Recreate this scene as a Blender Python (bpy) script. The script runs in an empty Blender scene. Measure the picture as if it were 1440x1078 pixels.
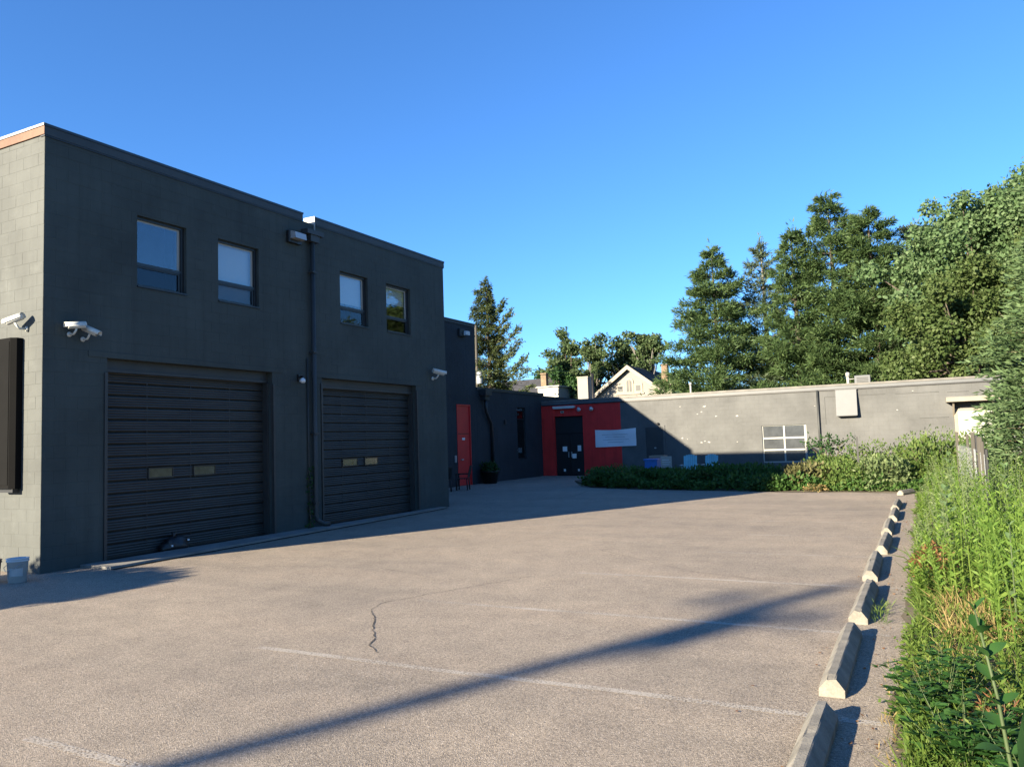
import bpy, math, random
import numpy as np
from mathutils import Matrix, Vector

scene = bpy.context.scene
COL = scene.collection
rng = np.random.default_rng(11)
random.seed(5)

# ------------------------------------------------------------------ camera
CAM_F, CAM_YAW, CAM_PITCH, CAM_ROLL, CAM_H = 1109.24, math.radians(-27.377), math.radians(4.252), math.radians(-1.889), 1.85
def cam_axes():
    y, p, r = CAM_YAW, CAM_PITCH, CAM_ROLL
    f = Vector((math.sin(y)*math.cos(p), math.cos(y)*math.cos(p), math.sin(p)))
    r0 = Vector((math.cos(y), -math.sin(y), 0)); u0 = r0.cross(f)
    return f, math.cos(r)*r0 + math.sin(r)*u0, -math.sin(r)*r0 + math.cos(r)*u0
fw, rt, up = cam_axes()
cam = bpy.data.objects.new('camera', bpy.data.cameras.new('camera'))
COL.objects.link(cam)
cam.matrix_world = Matrix(((rt.x, up.x, -fw.x, 0), (rt.y, up.y, -fw.y, 0), (rt.z, up.z, -fw.z, CAM_H), (0, 0, 0, 1)))
cam.data.sensor_fit = 'HORIZONTAL'
cam.data.sensor_width = 36
cam.data.lens = CAM_F/1440*36
cam.data.clip_start = 0.05
cam.data.clip_end = 5000
scene.camera = cam

# ------------------------------------------------------------------ light
SUN_T, SUN_K = 0.44, 0.337          # light travels (t, 1, -k)
sun_el = math.atan(SUN_K/math.hypot(1, SUN_T))
sun_az = math.atan2(-SUN_T, -1)     # compass angle of the sun itself, clockwise from +Y
world = bpy.data.worlds.new('World'); scene.world = world; world.use_nodes = True
wn = world.node_tree.nodes; wl = world.node_tree.links
bg = wn['Background']
sky = wn.new('ShaderNodeTexSky'); sky.sky_type = 'NISHITA'; sky.sun_disc = False
sky.sun_elevation = sun_el; sky.sun_rotation = sun_az % (2*math.pi)
sky.altitude = 0; sky.air_density = 1.0; sky.dust_density = 0.0; sky.ozone_density = 8.6
hsv = wn.new('ShaderNodeHueSaturation'); hsv.inputs['Saturation'].default_value = 1.0   # clear, deep blue morning sky
wl.new(sky.outputs[0], hsv.inputs['Color']); wl.new(hsv.outputs[0], bg.inputs[0]); bg.inputs[1].default_value = 0.071
sl = bpy.data.lights.new('sun', 'SUN'); sl.energy = 5.0; sl.angle = math.radians(0.53); sl.color = (1.0, 0.865, 0.65)
so = bpy.data.objects.new('sun', sl); COL.objects.link(so)
so.rotation_euler = Vector((SUN_T, 1, -SUN_K)).to_track_quat('-Z', 'Y').to_euler()
vs = scene.view_settings
vs.view_transform = 'Standard'; vs.look = 'None'; vs.gamma = 1; vs.exposure = 2.05
vs.use_curve_mapping = False

# ------------------------------------------------------------------ materials
def new_mat(name):
    m = bpy.data.materials.new(name); m.use_nodes = True
    nt = m.node_tree
    return m, nt.nodes, nt.links, nt.nodes['Principled BSDF']
def tc(n, l, scale=(1, 1, 1)):
    t = n.new('ShaderNodeNewGeometry'); mp = n.new('ShaderNodeMapping')
    mp.inputs['Scale'].default_value = scale
    l.new(t.outputs['Position'], mp.inputs[0]); return mp.outputs[0]
def noise(n, l, vec, scale, detail=4, rough=0.55):
    x = n.new('ShaderNodeTexNoise'); x.inputs['Scale'].default_value = scale
    x.inputs['Detail'].default_value = detail; x.inputs['Roughness'].default_value = rough
    l.new(vec, x.inputs['Vector']); return x.outputs['Fac']
def ramp(n, l, fac, stops):
    r = n.new('ShaderNodeValToRGB'); e = r.color_ramp.elements
    while len(e) > 1: e.remove(e[-1])
    e[0].position = stops[0][0]; e[0].color = tuple(stops[0][1])+(1,)
    for p, c in stops[1:]:
        q = e.new(p); q.color = tuple(c)+(1,)
    l.new(fac, r.inputs[0]); return r.outputs[0]
def mixc(n, l, fac, a, b, mode='MIX'):
    x = n.new('ShaderNodeMix'); x.data_type = 'RGBA'; x.blend_type = mode
    for s, v in ((x.inputs[0], fac), (x.inputs[6], a), (x.inputs[7], b)):
        if hasattr(v, 'links'): l.new(v, s)
        else: s.default_value = v if isinstance(v, (int, float)) else tuple(v)+(1,)
    return x.outputs[2]
def bump(n, l, b, h, strength=0.3, dist=0.01):
    x = n.new('ShaderNodeBump'); x.inputs['Strength'].default_value = strength; x.inputs['Distance'].default_value = dist
    l.new(h, x.inputs['Height']); l.new(x.outputs[0], b.inputs['Normal'])
def c3(c, k): return tuple(min(1, v*k) for v in c)
def mat(name, col, rough=0.6, var=0.15, scale=3.0, fine=40.0, bmp=0.15, metallic=0.0, stretch=(1, 1, 1)):
    m, n, l, b = new_mat(name)
    v = tc(n, l, stretch)
    f1 = noise(n, l, v, scale, 5); f2 = noise(n, l, v, fine, 3)
    c = ramp(n, l, f1, [(0.3, c3(col, 1-var)), (0.7, c3(col, 1+var))])
    c2 = ramp(n, l, f2, [(0.3, (1-var*.6,)*3), (0.7, (1+var*.0,)*3)])
    l.new(mixc(n, l, 1.0, c, c2, 'MULTIPLY'), b.inputs['Base Color'])
    b.inputs['Roughness'].default_value = rough; b.inputs['Metallic'].default_value = metallic
    if bmp: bump(n, l, b, f2, bmp, 0.01)
    return m
def paint_mat(name, col, streak=.5, rough=0.75):
    # masonry paint: broad fading, roller patches, drip streaks and chalky scuffs
    m, n, l, b = new_mat(name)
    v = tc(n, l); vd = tc(n, l, (2.2, 2.2, 0.16)); vh = tc(n, l, (0.5, 0.5, 2.5))
    f1 = noise(n, l, v, 0.7, 6, 0.6); f2 = noise(n, l, vd, 3.0, 5); f3 = noise(n, l, v, 55, 3); f4 = noise(n, l, v, 2.6, 7, 0.7)
    f5 = noise(n, l, vh, 4.0, 3)
    c = ramp(n, l, f1, [(0.3, c3(col, .78)), (0.7, c3(col, 1.22))])
    c = mixc(n, l, ramp(n, l, f2, [(0.45, (0, 0, 0)), (0.72, (streak,)*3)]), c, c3(col, .64))
    c = mixc(n, l, ramp(n, l, f4, [(0.58, (0, 0, 0)), (0.70, (.34, .34, .34))]), c, c3(col, 1.5))
    c = mixc(n, l, ramp(n, l, f5, [(0.6, (0, 0, 0)), (0.75, (.3, .3, .3))]), c, c3(col, 1.3))
    l.new(c, b.inputs['Base Color']); b.inputs['Roughness'].default_value = rough
    b.inputs['Specular IOR Level'].default_value = 0.3
    bump(n, l, b, f3, 0.5, 0.006)
    return m
def leaf_mat(name, cols, trans=0.35, rough=0.55, clump=0.8):
    m, n, l, b = new_mat(name)
    g = n.new('ShaderNodeNewGeometry')
    f = noise(n, l, tc(n, l), clump, 3)
    ad = n.new('ShaderNodeMath'); ad.operation = 'MULTIPLY_ADD'; ad.inputs[1].default_value = 0.45; 
    l.new(g.outputs['Random Per Island'], ad.inputs[0])
    sc = n.new('ShaderNodeMath'); sc.operation = 'MULTIPLY'; sc.inputs[1].default_value = 0.6; l.new(f, sc.inputs[0]); l.new(sc.outputs[0], ad.inputs[2])
    k = len(cols)
    c = ramp(n, l, ad.outputs[0], [(0.18+0.62*i/(k-1), cols[i]) for i in range(k)])
    l.new(c, b.inputs['Base Color']); b.inputs['Roughness'].default_value = rough
    b.inputs['Specular IOR Level'].default_value = 0.15
    t = n.new('ShaderNodeBsdfTranslucent'); hs = n.new('ShaderNodeHueSaturation'); hs.inputs['Value'].default_value = 1.5; hs.inputs['Saturation'].default_value = 1.1
    l.new(c, hs.inputs['Color']); l.new(hs.outputs[0], t.inputs[0])
    mx = n.new('ShaderNodeMixShader'); mx.inputs[0].default_value = trans
    l.new(b.outputs[0], mx.inputs[1]); l.new(t.outputs[0], mx.inputs[2]); l.new(mx.outputs[0], n['Material Output'].inputs[0])
    return m
def asphalt_mat():
    m, n, l, b = new_mat('asphalt')
    v = tc(n, l); vx = tc(n, l, (0.35, 1.6, 1))
    vo = n.new('ShaderNodeTexVoronoi'); vo.inputs['Scale'].default_value = 145; l.new(v, vo.inputs['Vector'])
    vo2 = n.new('ShaderNodeTexVoronoi'); vo2.inputs['Scale'].default_value = 75; l.new(v, vo2.inputs['Vector'])
    sep = n.new('ShaderNodeSeparateColor'); l.new(vo.outputs['Color'], sep.inputs[0])
    sep2 = n.new('ShaderNodeSeparateColor'); l.new(vo2.outputs['Color'], sep2.inputs[0])
    c = ramp(n, l, sep.outputs[0], [(0, (0.175, 0.149, 0.117)), (0.3, (0.240, 0.205, 0.160)), (0.7, (0.303, 0.257, 0.201)), (0.95, (0.413, 0.358, 0.287)), (1, (0.516, 0.456, 0.383))])
    c = mixc(n, l, ramp(n, l, sep2.outputs[1], [(0.82, (0, 0, 0)), (0.9, (.55, .55, .55))]), c, (.36, .30, .235))
    c = mixc(n, l, ramp(n, l, sep2.outputs[0], [(0.85, (0, 0, 0)), (0.9, (.5, .5, .5))]), c, (.12, .105, .088))
    big = noise(n, l, v, 0.28, 5, 0.6); band = noise(n, l, vx, 0.55, 5, 0.65); med = noise(n, l, v, 2.2, 5, 0.65)
    c = mixc(n, l, 1.0, c, ramp(n, l, big, [(0.3, (.84, .84, .86)), (0.7, (1.1, 1.08, 1.06))]), 'MULTIPLY')
    c = mixc(n, l, 1.0, c, ramp(n, l, band, [(0.32, (.87, .88, .89)), (0.5, (1, 1, 1)), (0.72, (1.07, 1.05, 1.03))]), 'MULTIPLY')
    c = mixc(n, l, 1.0, c, ramp(n, l, med, [(0.3, (.86, .86, .87)), (0.6, (1.03, 1.03, 1.03))]), 'MULTIPLY')
    spots = noise(n, l, v, 1.1, 2, 0.4)
    c = mixc(n, l, ramp(n, l, spots, [(0.69, (0, 0, 0)), (0.77, (.28, .28, .28))]), c, (.12, .105, .09))
    l.new(c, b.inputs['Base Color']); b.inputs['Roughness'].default_value = 0.9; b.inputs['Specular IOR Level'].default_value = 0.25
    h = n.new('ShaderNodeMath'); h.operation = 'ADD'; l.new(vo.outputs['Distance'], h.inputs[0]); l.new(sep2.outputs[2], h.inputs[1])
    bump(n, l, b, h.outputs[0], 0.5, 0.006)
    return m, (n, l, b, v)
def glass_mat(name, fac, tint, inner=None):
    m, n, l, b = new_mat(name)
    g = n.new('ShaderNodeBsdfGlossy'); g.inputs['Roughness'].default_value = 0.02; g.inputs['Color'].default_value = (.9, .95, 1, 1)
    t = n.new('ShaderNodeBsdfTransparent'); t.inputs['Color'].default_value = tint+(1,)
    w = noise(n, l, tc(n, l), 1.3, 2)
    bp = n.new('ShaderNodeBump'); bp.inputs['Strength'].default_value = 0.04; bp.inputs['Distance'].default_value = 0.05; l.new(w, bp.inputs['Height']); l.new(bp.outputs[0], g.inputs['Normal'])
    fr = n.new('ShaderNodeLayerWeight'); pw = n.new('ShaderNodeMath'); pw.operation = 'POWER'; pw.inputs[1].default_value = 4; l.new(fr.outputs['Facing'], pw.inputs[0])
    ad = n.new('ShaderNodeMath'); ad.operation = 'MULTIPLY_ADD'; ad.use_clamp = True; l.new(pw.outputs[0], ad.inputs[0]); ad.inputs[1].default_value = .5; ad.inputs[2].default_value = fac
    mx = n.new('ShaderNodeMixShader'); l.new(ad.outputs[0], mx.inputs[0]); l.new(t.outputs[0], mx.inputs[1]); l.new(g.outputs[0], mx.inputs[2])
    l.new(mx.outputs[0], n['Material Output'].inputs[0])
    return m

M = {}
M['asphalt'], _ = asphalt_mat()
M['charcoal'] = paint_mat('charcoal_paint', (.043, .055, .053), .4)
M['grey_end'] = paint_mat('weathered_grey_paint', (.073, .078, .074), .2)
M['grey_wing'] = paint_mat('warm_grey_paint', (.088, .090, .089), .10)
M['navy'] = paint_mat('slate_paint', (.026, .032, .038))
M['red'] = paint_mat('red_paint', (.60, .030, .026))
M['reddoor'] = mat('red_door_paint', (.58, .028, .030), .45, .1)
M['black'] = mat('black_metal', (.012, .012, .013), .45, .2, bmp=.05)
M['blackdoor'] = mat('black_door_paint', (.010, .010, .011), .5, .2, bmp=.05)
M['dark_trim'] = mat('dark_trim_metal', (.028, .031, .031), .55, .2, 2, bmp=.05)
M['cap'] = mat('dark_cap_metal', (.035, .04, .045), .4, .15, metallic=.4, bmp=.03)
M['capsilver'] = mat('galvanised_cap', (.26, .27, .27), .45, .15, metallic=.5, bmp=.03)
M['rustboard'] = mat('weathered_fascia_board', (.16, .085, .055), .8, .35, 1.5, 18, .3)
M['white_metal'] = mat('white_enamel', (.52, .52, .47), .35, .06, bmp=.02)
M['cream'] = mat('cream_paint', (.21, .185, .145), .6, .08, bmp=.05)
M['siding'] = mat('siding_paint', (.180, .170, .152), .65, .07, bmp=.05)
M['shingle'] = mat('dark_shingles', (.035, .036, .042), .9, .3, 2, 12)
M['brick'] = mat('chimney_brick', (.20, .085, .05), .85, .3, 3, 14)
M['brick_tan'] = mat('tan_chimney', (.17, .12, .075), .85, .3, 3, 14)
M['concrete'] = mat('concrete', (.205, .190, .158), .9, .34, 5, 60, .4)
M['apron'] = mat('apron_concrete', (.20, .195, .18), .9, .25, 2, 50, .3)
M['flat_black'] = mat('black_strip', (.006, .006, .006), .9, .1); M['flat_black'].node_tree.nodes['Principled BSDF'].inputs['Specular IOR Level'].default_value = .1
M['galv'] = mat('galvanised_steel', (.34, .36, .37), .45, .12, 3, metallic=.3, bmp=.04)
M['ventgrey'] = mat('grey_vent_enamel', (.082, .088, .094), .5, .06, bmp=.02)
M['frame_dark'] = mat('bronze_window_frame', (.012, .014, .017), .4, .2, bmp=.02)
M['blind'] = mat('pale_blind', (.50, .51, .50), .8, .04, 1.0, bmp=0)
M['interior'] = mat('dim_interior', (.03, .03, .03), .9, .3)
M['glass'] = glass_mat('window_glass', .075, (.86, .90, .92))
M['glass_low'] = glass_mat('screened_glass', .03, (.62, .66, .70))
M['frost'] = mat('dusty_grey_pane', (.052, .056, .060), .13, .25, 2.0, 9, bmp=.02)
M['glass2'] = glass_mat('garage_glass', .10, (.7, .72, .74))
M['pvc'] = mat('white_window_frame', (.29, .29, .265), .4, .04, bmp=.02)
M['banner'] = mat('white_banner_cloth', (.62, .64, .66), .7, .05, 1.0, 14, .1)
M['print'] = mat('faded_grey_print', (.46, .49, .52), .7, .15)
M['paper'] = mat('paper', (.70, .70, .68), .8, .08)
M['bucket'] = mat('white_plastic_pail', (.50, .52, .53), .4, .1, bmp=.03)
M['blue'] = mat('blue_plastic', (.02, .13, .40), .45, .1)
M['teal'] = mat('pale_teal_paint', (.16, .40, .46), .6, .15)
M['wood_post'] = mat('silvered_wood_post', (.062, .056, .046), .85, .3, 3, 30, .4, stretch=(1, 1, .15))
M['pole_wood'] = mat('brown_pole_wood', (.14, .10, .07), .9, .3, 3, 30, .4, stretch=(1, 1, .15))
M['bark'] = mat('bark', (.085, .068, .052), .95, .35, 3, 20, .8, stretch=(1, 1, .3))
M['bark_grey'] = mat('grey_bark', (.16, .145, .13), .95, .3, 3, 20, .8, stretch=(1, 1, .3))
M['soil'] = mat('verge_soil', (.13, .105, .065), .95, .4, 1.2, 25, .8)
M['far_ground'] = mat('rough_grass_ground', (.06, .075, .03), .95, .35, .3, 8, .5)
M['coping'] = mat('dull_coping', (.12, .112, .10), .6, .25, 3, 20, .1)
M['roofing'] = mat('roofing_membrane', (.05, .05, .052), .9, .3, .6, 20)
M['cable'] = mat('cable_rubber', (.02, .02, .02), .6, .1)
M['crack'] = mat('crack_filler', (.055, .048, .04), .9, .3, 4, 30)
M['patch'] = mat('bare_white_patch', (.30, .29, .27), .8, .15)
M['lens'] = mat('camera_glass', (.01, .01, .012), .1, .05, bmp=0)
M['lamp_lens'] = mat('lamp_lens', (.55, .58, .60), .25, .08, bmp=0)
# door slats: dusty black paint with horizontal wear
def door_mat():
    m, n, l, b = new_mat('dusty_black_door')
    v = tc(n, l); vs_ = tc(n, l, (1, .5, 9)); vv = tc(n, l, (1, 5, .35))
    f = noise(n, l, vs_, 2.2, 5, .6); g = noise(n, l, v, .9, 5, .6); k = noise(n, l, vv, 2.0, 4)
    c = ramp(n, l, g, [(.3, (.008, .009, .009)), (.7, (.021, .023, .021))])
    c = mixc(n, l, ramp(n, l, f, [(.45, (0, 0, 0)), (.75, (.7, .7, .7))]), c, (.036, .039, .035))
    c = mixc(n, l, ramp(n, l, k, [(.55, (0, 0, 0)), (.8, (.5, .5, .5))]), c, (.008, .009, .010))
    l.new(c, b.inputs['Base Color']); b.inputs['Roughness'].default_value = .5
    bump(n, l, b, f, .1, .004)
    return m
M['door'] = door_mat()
def line_mat():
    m, n, l, b = new_mat('worn_line_paint')
    v = tc(n, l)
    f = noise(n, l, v, 60, 3, .7); g = noise(n, l, v, 1.1, 4, .6)
    ad = n.new('ShaderNodeMath'); ad.operation = 'ADD'; gm = n.new('ShaderNodeMath'); gm.operation = 'MULTIPLY_ADD'; gm.inputs[1].default_value = .55; gm.inputs[2].default_value = .225; l.new(g, gm.inputs[0]); l.new(f, ad.inputs[0]); l.new(gm.outputs[0], ad.inputs[1])
    fac = ramp(n, l, ad.outputs[0], [(.94, (0, 0, 0)), (1.22, (.7, .7, .7))])
    b.inputs['Base Color'].default_value = (.46, .42, .36, 1); b.inputs['Roughness'].default_value = .8
    t = n.new('ShaderNodeBsdfTransparent'); mx = n.new('ShaderNodeMixShader')
    sp = n.new('ShaderNodeSeparateColor'); l.new(fac, sp.inputs[0])
    l.new(sp.outputs[0], mx.inputs[0]); l.new(t.outputs[0], mx.inputs[1]); l.new(b.outputs[0], mx.inputs[2]); l.new(mx.outputs[0], n['Material Output'].inputs[0])
    return m
M['line'] = line_mat()
M['pine'] = leaf_mat('pine_needles', [(0.026, 0.052, 0.019), (0.055, 0.094, 0.034), (0.100, 0.146, 0.055)], .25)
M['pine_pale'] = leaf_mat('pale_pine_needles', [(0.040, 0.063, 0.039), (0.075, 0.106, 0.060), (0.126, 0.158, 0.092)], .25)
M['spruce'] = leaf_mat('spruce_needles', [(0.024, 0.040, 0.017), (0.047, 0.067, 0.023), (0.085, 0.099, 0.040)], .2)
M['maple'] = leaf_mat('maple_leaves', [(0.049, 0.088, 0.035), (0.087, 0.145, 0.060), (0.146, 0.203, 0.100)], .35)
M['oak'] = leaf_mat('olive_oak_leaves', [(0.031, 0.057, 0.016), (0.060, 0.092, 0.028), (0.098, 0.129, 0.047)], .3)
M['locust'] = leaf_mat('locust_leaves', [(0.033, 0.061, 0.025), (0.062, 0.097, 0.039), (0.105, 0.139, 0.063)], .3)
M['dkleaf'] = leaf_mat('dark_tree_leaves', [(0.013, 0.040, 0.014), (0.028, 0.068, 0.021), (0.055, 0.105, 0.034)], .3)
M['cedar'] = leaf_mat('cedar_sprays', [(0.050, 0.090, 0.038), (0.088, 0.141, 0.061), (0.136, 0.193, 0.091)], .25, clump=2)
M['meadow'] = leaf_mat('goldenrod_leaves', [(0.048, 0.099, 0.018), (0.099, 0.172, 0.030), (0.172, 0.247, 0.051)], .4, clump=1.2)
M['meadow2'] = leaf_mat('grey_green_leaves', [(0.079, 0.116, 0.047), (0.126, 0.173, 0.074), (0.189, 0.231, 0.105)], .4, clump=1.2)
M['grass'] = leaf_mat('grass_blades', [(.050, .095, .018), (.088, .145, .028), (.14, .185, .042)], .4, clump=1.5)
M['straw'] = leaf_mat('dry_grass', [(.15, .105, .04), (.23, .17, .07), (.30, .235, .11)], .3, clump=2)
M['brownleaf'] = leaf_mat('dead_brown_leaves', [(.09, .042, .02), (.165, .08, .036), (.25, .15, .07)], .25, clump=2)
M['milkweed'] = leaf_mat('milkweed_leaves', [(.07, .13, .05), (.12, .19, .08), (.18, .25, .12)], .3, clump=3)
M['mugwort'] = leaf_mat('dark_weed_leaves', [(.018, .060, .014), (.035, .095, .022), (.065, .14, .035)], .35, clump=3)
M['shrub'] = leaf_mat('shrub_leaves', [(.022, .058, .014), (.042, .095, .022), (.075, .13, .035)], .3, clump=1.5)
M['shrub_lit'] = leaf_mat('yellow_green_shrub_leaves', [(.042, .080, .02), (.076, .124, .03), (.125, .165, .048)], .35, clump=1.5)  # lighter copy of the shaded shrub leaves, sunlight put into the colour
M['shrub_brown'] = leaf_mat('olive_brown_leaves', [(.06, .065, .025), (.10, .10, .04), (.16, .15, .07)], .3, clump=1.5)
M['stem'] = mat('green_stem', (.045, .07, .022), .7, .2)
M['twig'] = mat('brown_twig', (.10, .075, .045), .9, .2)

# ------------------------------------------------------------------ mesh helpers
WL = {}                                     # world origin of every object made
def link(name, me, parent=None, loc=None):
    o = bpy.data.objects.new(name, me); COL.objects.link(o)
    if parent is not None:
        o.parent = parent; WL[o.name] = WL[parent.name] if loc is None else loc
        if loc is not None: o.location = Vector(loc)-Vector(WL[parent.name])
    else:
        WL[o.name] = loc if loc is not None else (0, 0, 0); o.location = WL[o.name]
    return o
def tag(o, label=None, cat=None, group=None, kind=None):
    if label: o['label'] = label
    if cat: o['category'] = cat
    if group: o['group'] = group
    if kind: o['kind'] = kind
    return o
def thing(name, label, cat, loc, group=None, rz=0):
    o = bpy.data.objects.new(name, None); COL.objects.link(o); o.location = loc; o.rotation_euler = (0, 0, rz)
    o.empty_display_size = .2; WL[o.name] = tuple(loc)
    return tag(o, label, cat, group)
class MB:
    def __init__(s): s.v = []; s.f = []; s.sm = []
    def add(s, vs_, fs, smooth=False):
        k = len(s.v); s.v += [tuple(p) for p in vs_]; s.f += [tuple(i+k for i in f) for f in fs]; s.sm += [smooth]*len(fs); return s
    def box(s, x0, x1, y0, y1, z0, z1, bev=0):
        if bev <= 0:
            v = [(x, y, z) for z in (z0, z1) for y in (y0, y1) for x in (x0, x1)]
            return s.add(v, [(0, 2, 3, 1), (4, 5, 7, 6), (0, 1, 5, 4), (2, 6, 7, 3), (0, 4, 6, 2), (1, 3, 7, 5)])
        # chamfered vertical and top edges
        b = bev; ring = [(x0+b, y0), (x1-b, y0), (x1, y0+b), (x1, y1-b), (x1-b, y1), (x0+b, y1), (x0, y1-b), (x0, y0+b)]
        top = [(x0+2*b, y0+b), (x1-2*b, y0+b), (x1-b, y0+2*b), (x1-b, y1-2*b), (x1-2*b, y1-b), (x0+2*b, y1-b), (x0+b, y1-2*b), (x0+b, y0+2*b)]
        v = [(x, y, z0) for x, y in ring]+[(x, y, z1-b) for x, y in ring]+[(x, y, z1) for x, y in top]
        f = [tuple(range(7, -1, -1)), tuple(range(16, 24))]
        for i in range(8):
            j = (i+1) % 8; f += [(i, j, j+8, i+8), (i+8, j+8, j+16, i+16)]
        return s.add(v, f)
    def frame_box(s, o, u, w, n, u0, u1, w0, w1, n0, n1):
        o, u, w, n = map(Vector, (o, u, w, n))
        v = [o+u*a+w*b+n*c for c in (n0, n1) for b in (w0, w1) for a in (u0, u1)]
        return s.add(v, [(0, 2, 3, 1), (4, 5, 7, 6), (0, 1, 5, 4), (2, 6, 7, 3), (0, 4, 6, 2), (1, 3, 7, 5)])
    def tube(s, pts, rad, n=8, caps=True, smooth=True):
        pts = [Vector(p) for p in pts]
        if not hasattr(rad, '__len__'): rad = [rad]*len(pts)
        vs_ = []; fs = []
        prev = None
        for i, p in enumerate(pts):
            d = (pts[min(i+1, len(pts)-1)]-pts[max(i-1, 0)])
            d = d.normalized() if d.length > 1e-9 else Vector((0, 0, 1))
            if prev is None:
                a = d.cross(Vector((0, 0, 1)) if abs(d.z) < .9 else Vector((1, 0, 0))).normalized()
            else:
                a = (prev-d*prev.dot(d)); a = a.normalized() if a.length > 1e-6 else d.orthogonal().normalized()
            prev = a; b = d.cross(a)
            for k in range(n):
                t = 2*math.pi*k/n; vs_.append(p+(a*math.cos(t)+b*math.sin(t))*rad[i])
        for i in range(len(pts)-1):
            for k in range(n):
                j = (k+1) % n; fs.append((i*n+k, i*n+j, (i+1)*n+j, (i+1)*n+k))
        if caps: fs += [tuple(range(n-1, -1, -1)), tuple(range((len(pts)-1)*n, len(pts)*n))]
        return s.add(vs_, fs, smooth)
    def lathe(s, c, prof, n=16, smooth=True, capb=True, capt=True):
        vs_ = []; fs = []
        for r, z in prof:
            for k in range(n):
                t = 2*math.pi*k/n; vs_.append((c[0]+r*math.cos(t), c[1]+r*math.sin(t), c[2]+z))
        for i in range(len(prof)-1):
            for k in range(n):
                j = (k+1) % n; fs.append((i*n+k, i*n+j, (i+1)*n+j, (i+1)*n+k))
        if capb: fs.append(tuple(range(n-1, -1, -1)))
        if capt: fs.append(tuple(range((len(prof)-1)*n, len(prof)*n)))
        return s.add(vs_, fs, smooth)
    def prism(s, poly, axis, a, b):
        # poly: 2D points, extruded along axis ('x','y','z') from a to b
        def P(p, t): return {'x': (t, p[0], p[1]), 'y': (p[0], t, p[1]), 'z': (p[0], p[1], t)}[axis]
        n = len(poly); v = [P(p, a) for p in poly]+[P(p, b) for p in poly]
        f = [tuple(range(n-1, -1, -1)), tuple(range(n, 2*n))]+[(i, (i+1) % n, (i+1) % n+n, i+n) for i in range(n)]
        return s.add(v, f)
    def mesh(s, name, m, off=(0, 0, 0)):
        me = bpy.data.meshes.new(name)
        me.from_pydata([(x-off[0], y-off[1], z-off[2]) for x, y, z in s.v], [], s.f)
        me.polygons.foreach_set('use_smooth', s.sm); me.materials.append(m); me.update()
        return me
    def build(s, name, m, parent=None, loc=None):
        off = WL[parent.name] if parent is not None else (loc or (0, 0, 0))
        o = link(name, s.mesh(name, m, off), parent, None if parent is not None else off)
        if any(s.sm):
            try:
                o.data.shade_auto_smooth() if hasattr(o.data, 'shade_auto_smooth') else None
            except Exception: pass
        return o
def quads_mesh(name, V, m, extra=None):
    # V: (N,4,3) array of loose quads
    N = len(V); me = bpy.data.meshes.new(name)
    me.vertices.add(N*4); me.vertices.foreach_set('co', np.ascontiguousarray(V, np.float32).ravel())
    me.loops.add(N*4); me.loops.foreach_set('vertex_index', np.arange(N*4, dtype=np.int32))
    me.polygons.add(N); me.polygons.foreach_set('loop_start', np.arange(0, N*4, 4, dtype=np.int32))
    me.materials.append(m); me.update(calc_edges=True); me.validate()
    return me
def norm(a): return a/np.maximum(np.linalg.norm(a, axis=-1, keepdims=True), 1e-9)
def leaves(P, D, L, W, nrm=None, droop=0.0):
    # rhombic leaves: base P, direction D, length L, half width W
    P = np.asarray(P, float); D = norm(np.asarray(D, float)); N = len(P)
    if nrm is None: nrm = norm(rng.normal(size=(N, 3)))
    S = norm(np.cross(D, nrm)); L = np.broadcast_to(L, N)[:, None]; W = np.broadcast_to(W, N)[:, None]
    mid = P+D*L*.45; tip = P+D*L
    if droop: tip[:, 2] -= (L[:, 0]*droop)
    return np.stack([P, mid+S*W, tip, mid-S*W], 1)
def foliage(name, V, m, parent=None, loc=None):
    off = np.array(WL[parent.name] if parent is not None else (loc or (0, 0, 0)))
    return link(name, quads_mesh(name, V-off, m), parent, None if parent is not None else tuple(off))

# ------------------------------------------------------------------ wall helpers
def wall_core(mb, o, u, n, W, H, openings, depth):
    """sheet with rectangular openings (u0,u1,z0,z1) and reveals going inwards"""
    o, u, n = Vector(o), Vector(u), Vector(n); z = Vector((0, 0, 1))
    us = sorted({0, W, *[q for a in openings for q in a[:2]]}); zs = sorted({0, H, *[q for a in openings for q in a[2:4]]})
    for i in range(len(us)-1):
        for j in range(len(zs)-1):
            a, b, c, d = us[i], us[i+1], zs[j], zs[j+1]
            if any(p[0] <= a+1e-6 and b <= p[1]+1e-6 and p[2] <= c+1e-6 and d <= p[3]+1e-6 for p in openings): continue
            v = [o+u*a+z*c, o+u*b+z*c, o+u*b+z*d, o+u*a+z*d]
            mb.add(v, [(0, 1, 2, 3)])
    for a, b, c, d in openings:
        q = [o+u*a+z*c, o+u*b+z*c, o+u*b+z*d, o+u*a+z*d]; r = [p-n*depth for p in q]
        f = [(1, 2, 6, 5), (2, 3, 7, 6), (3, 0, 4, 7)]
        if c > 0.02: f.append((0, 1, 5, 4))
        mb.add(q+r, f)
BW, BH, BJ = .4064, .2032, .007
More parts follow.
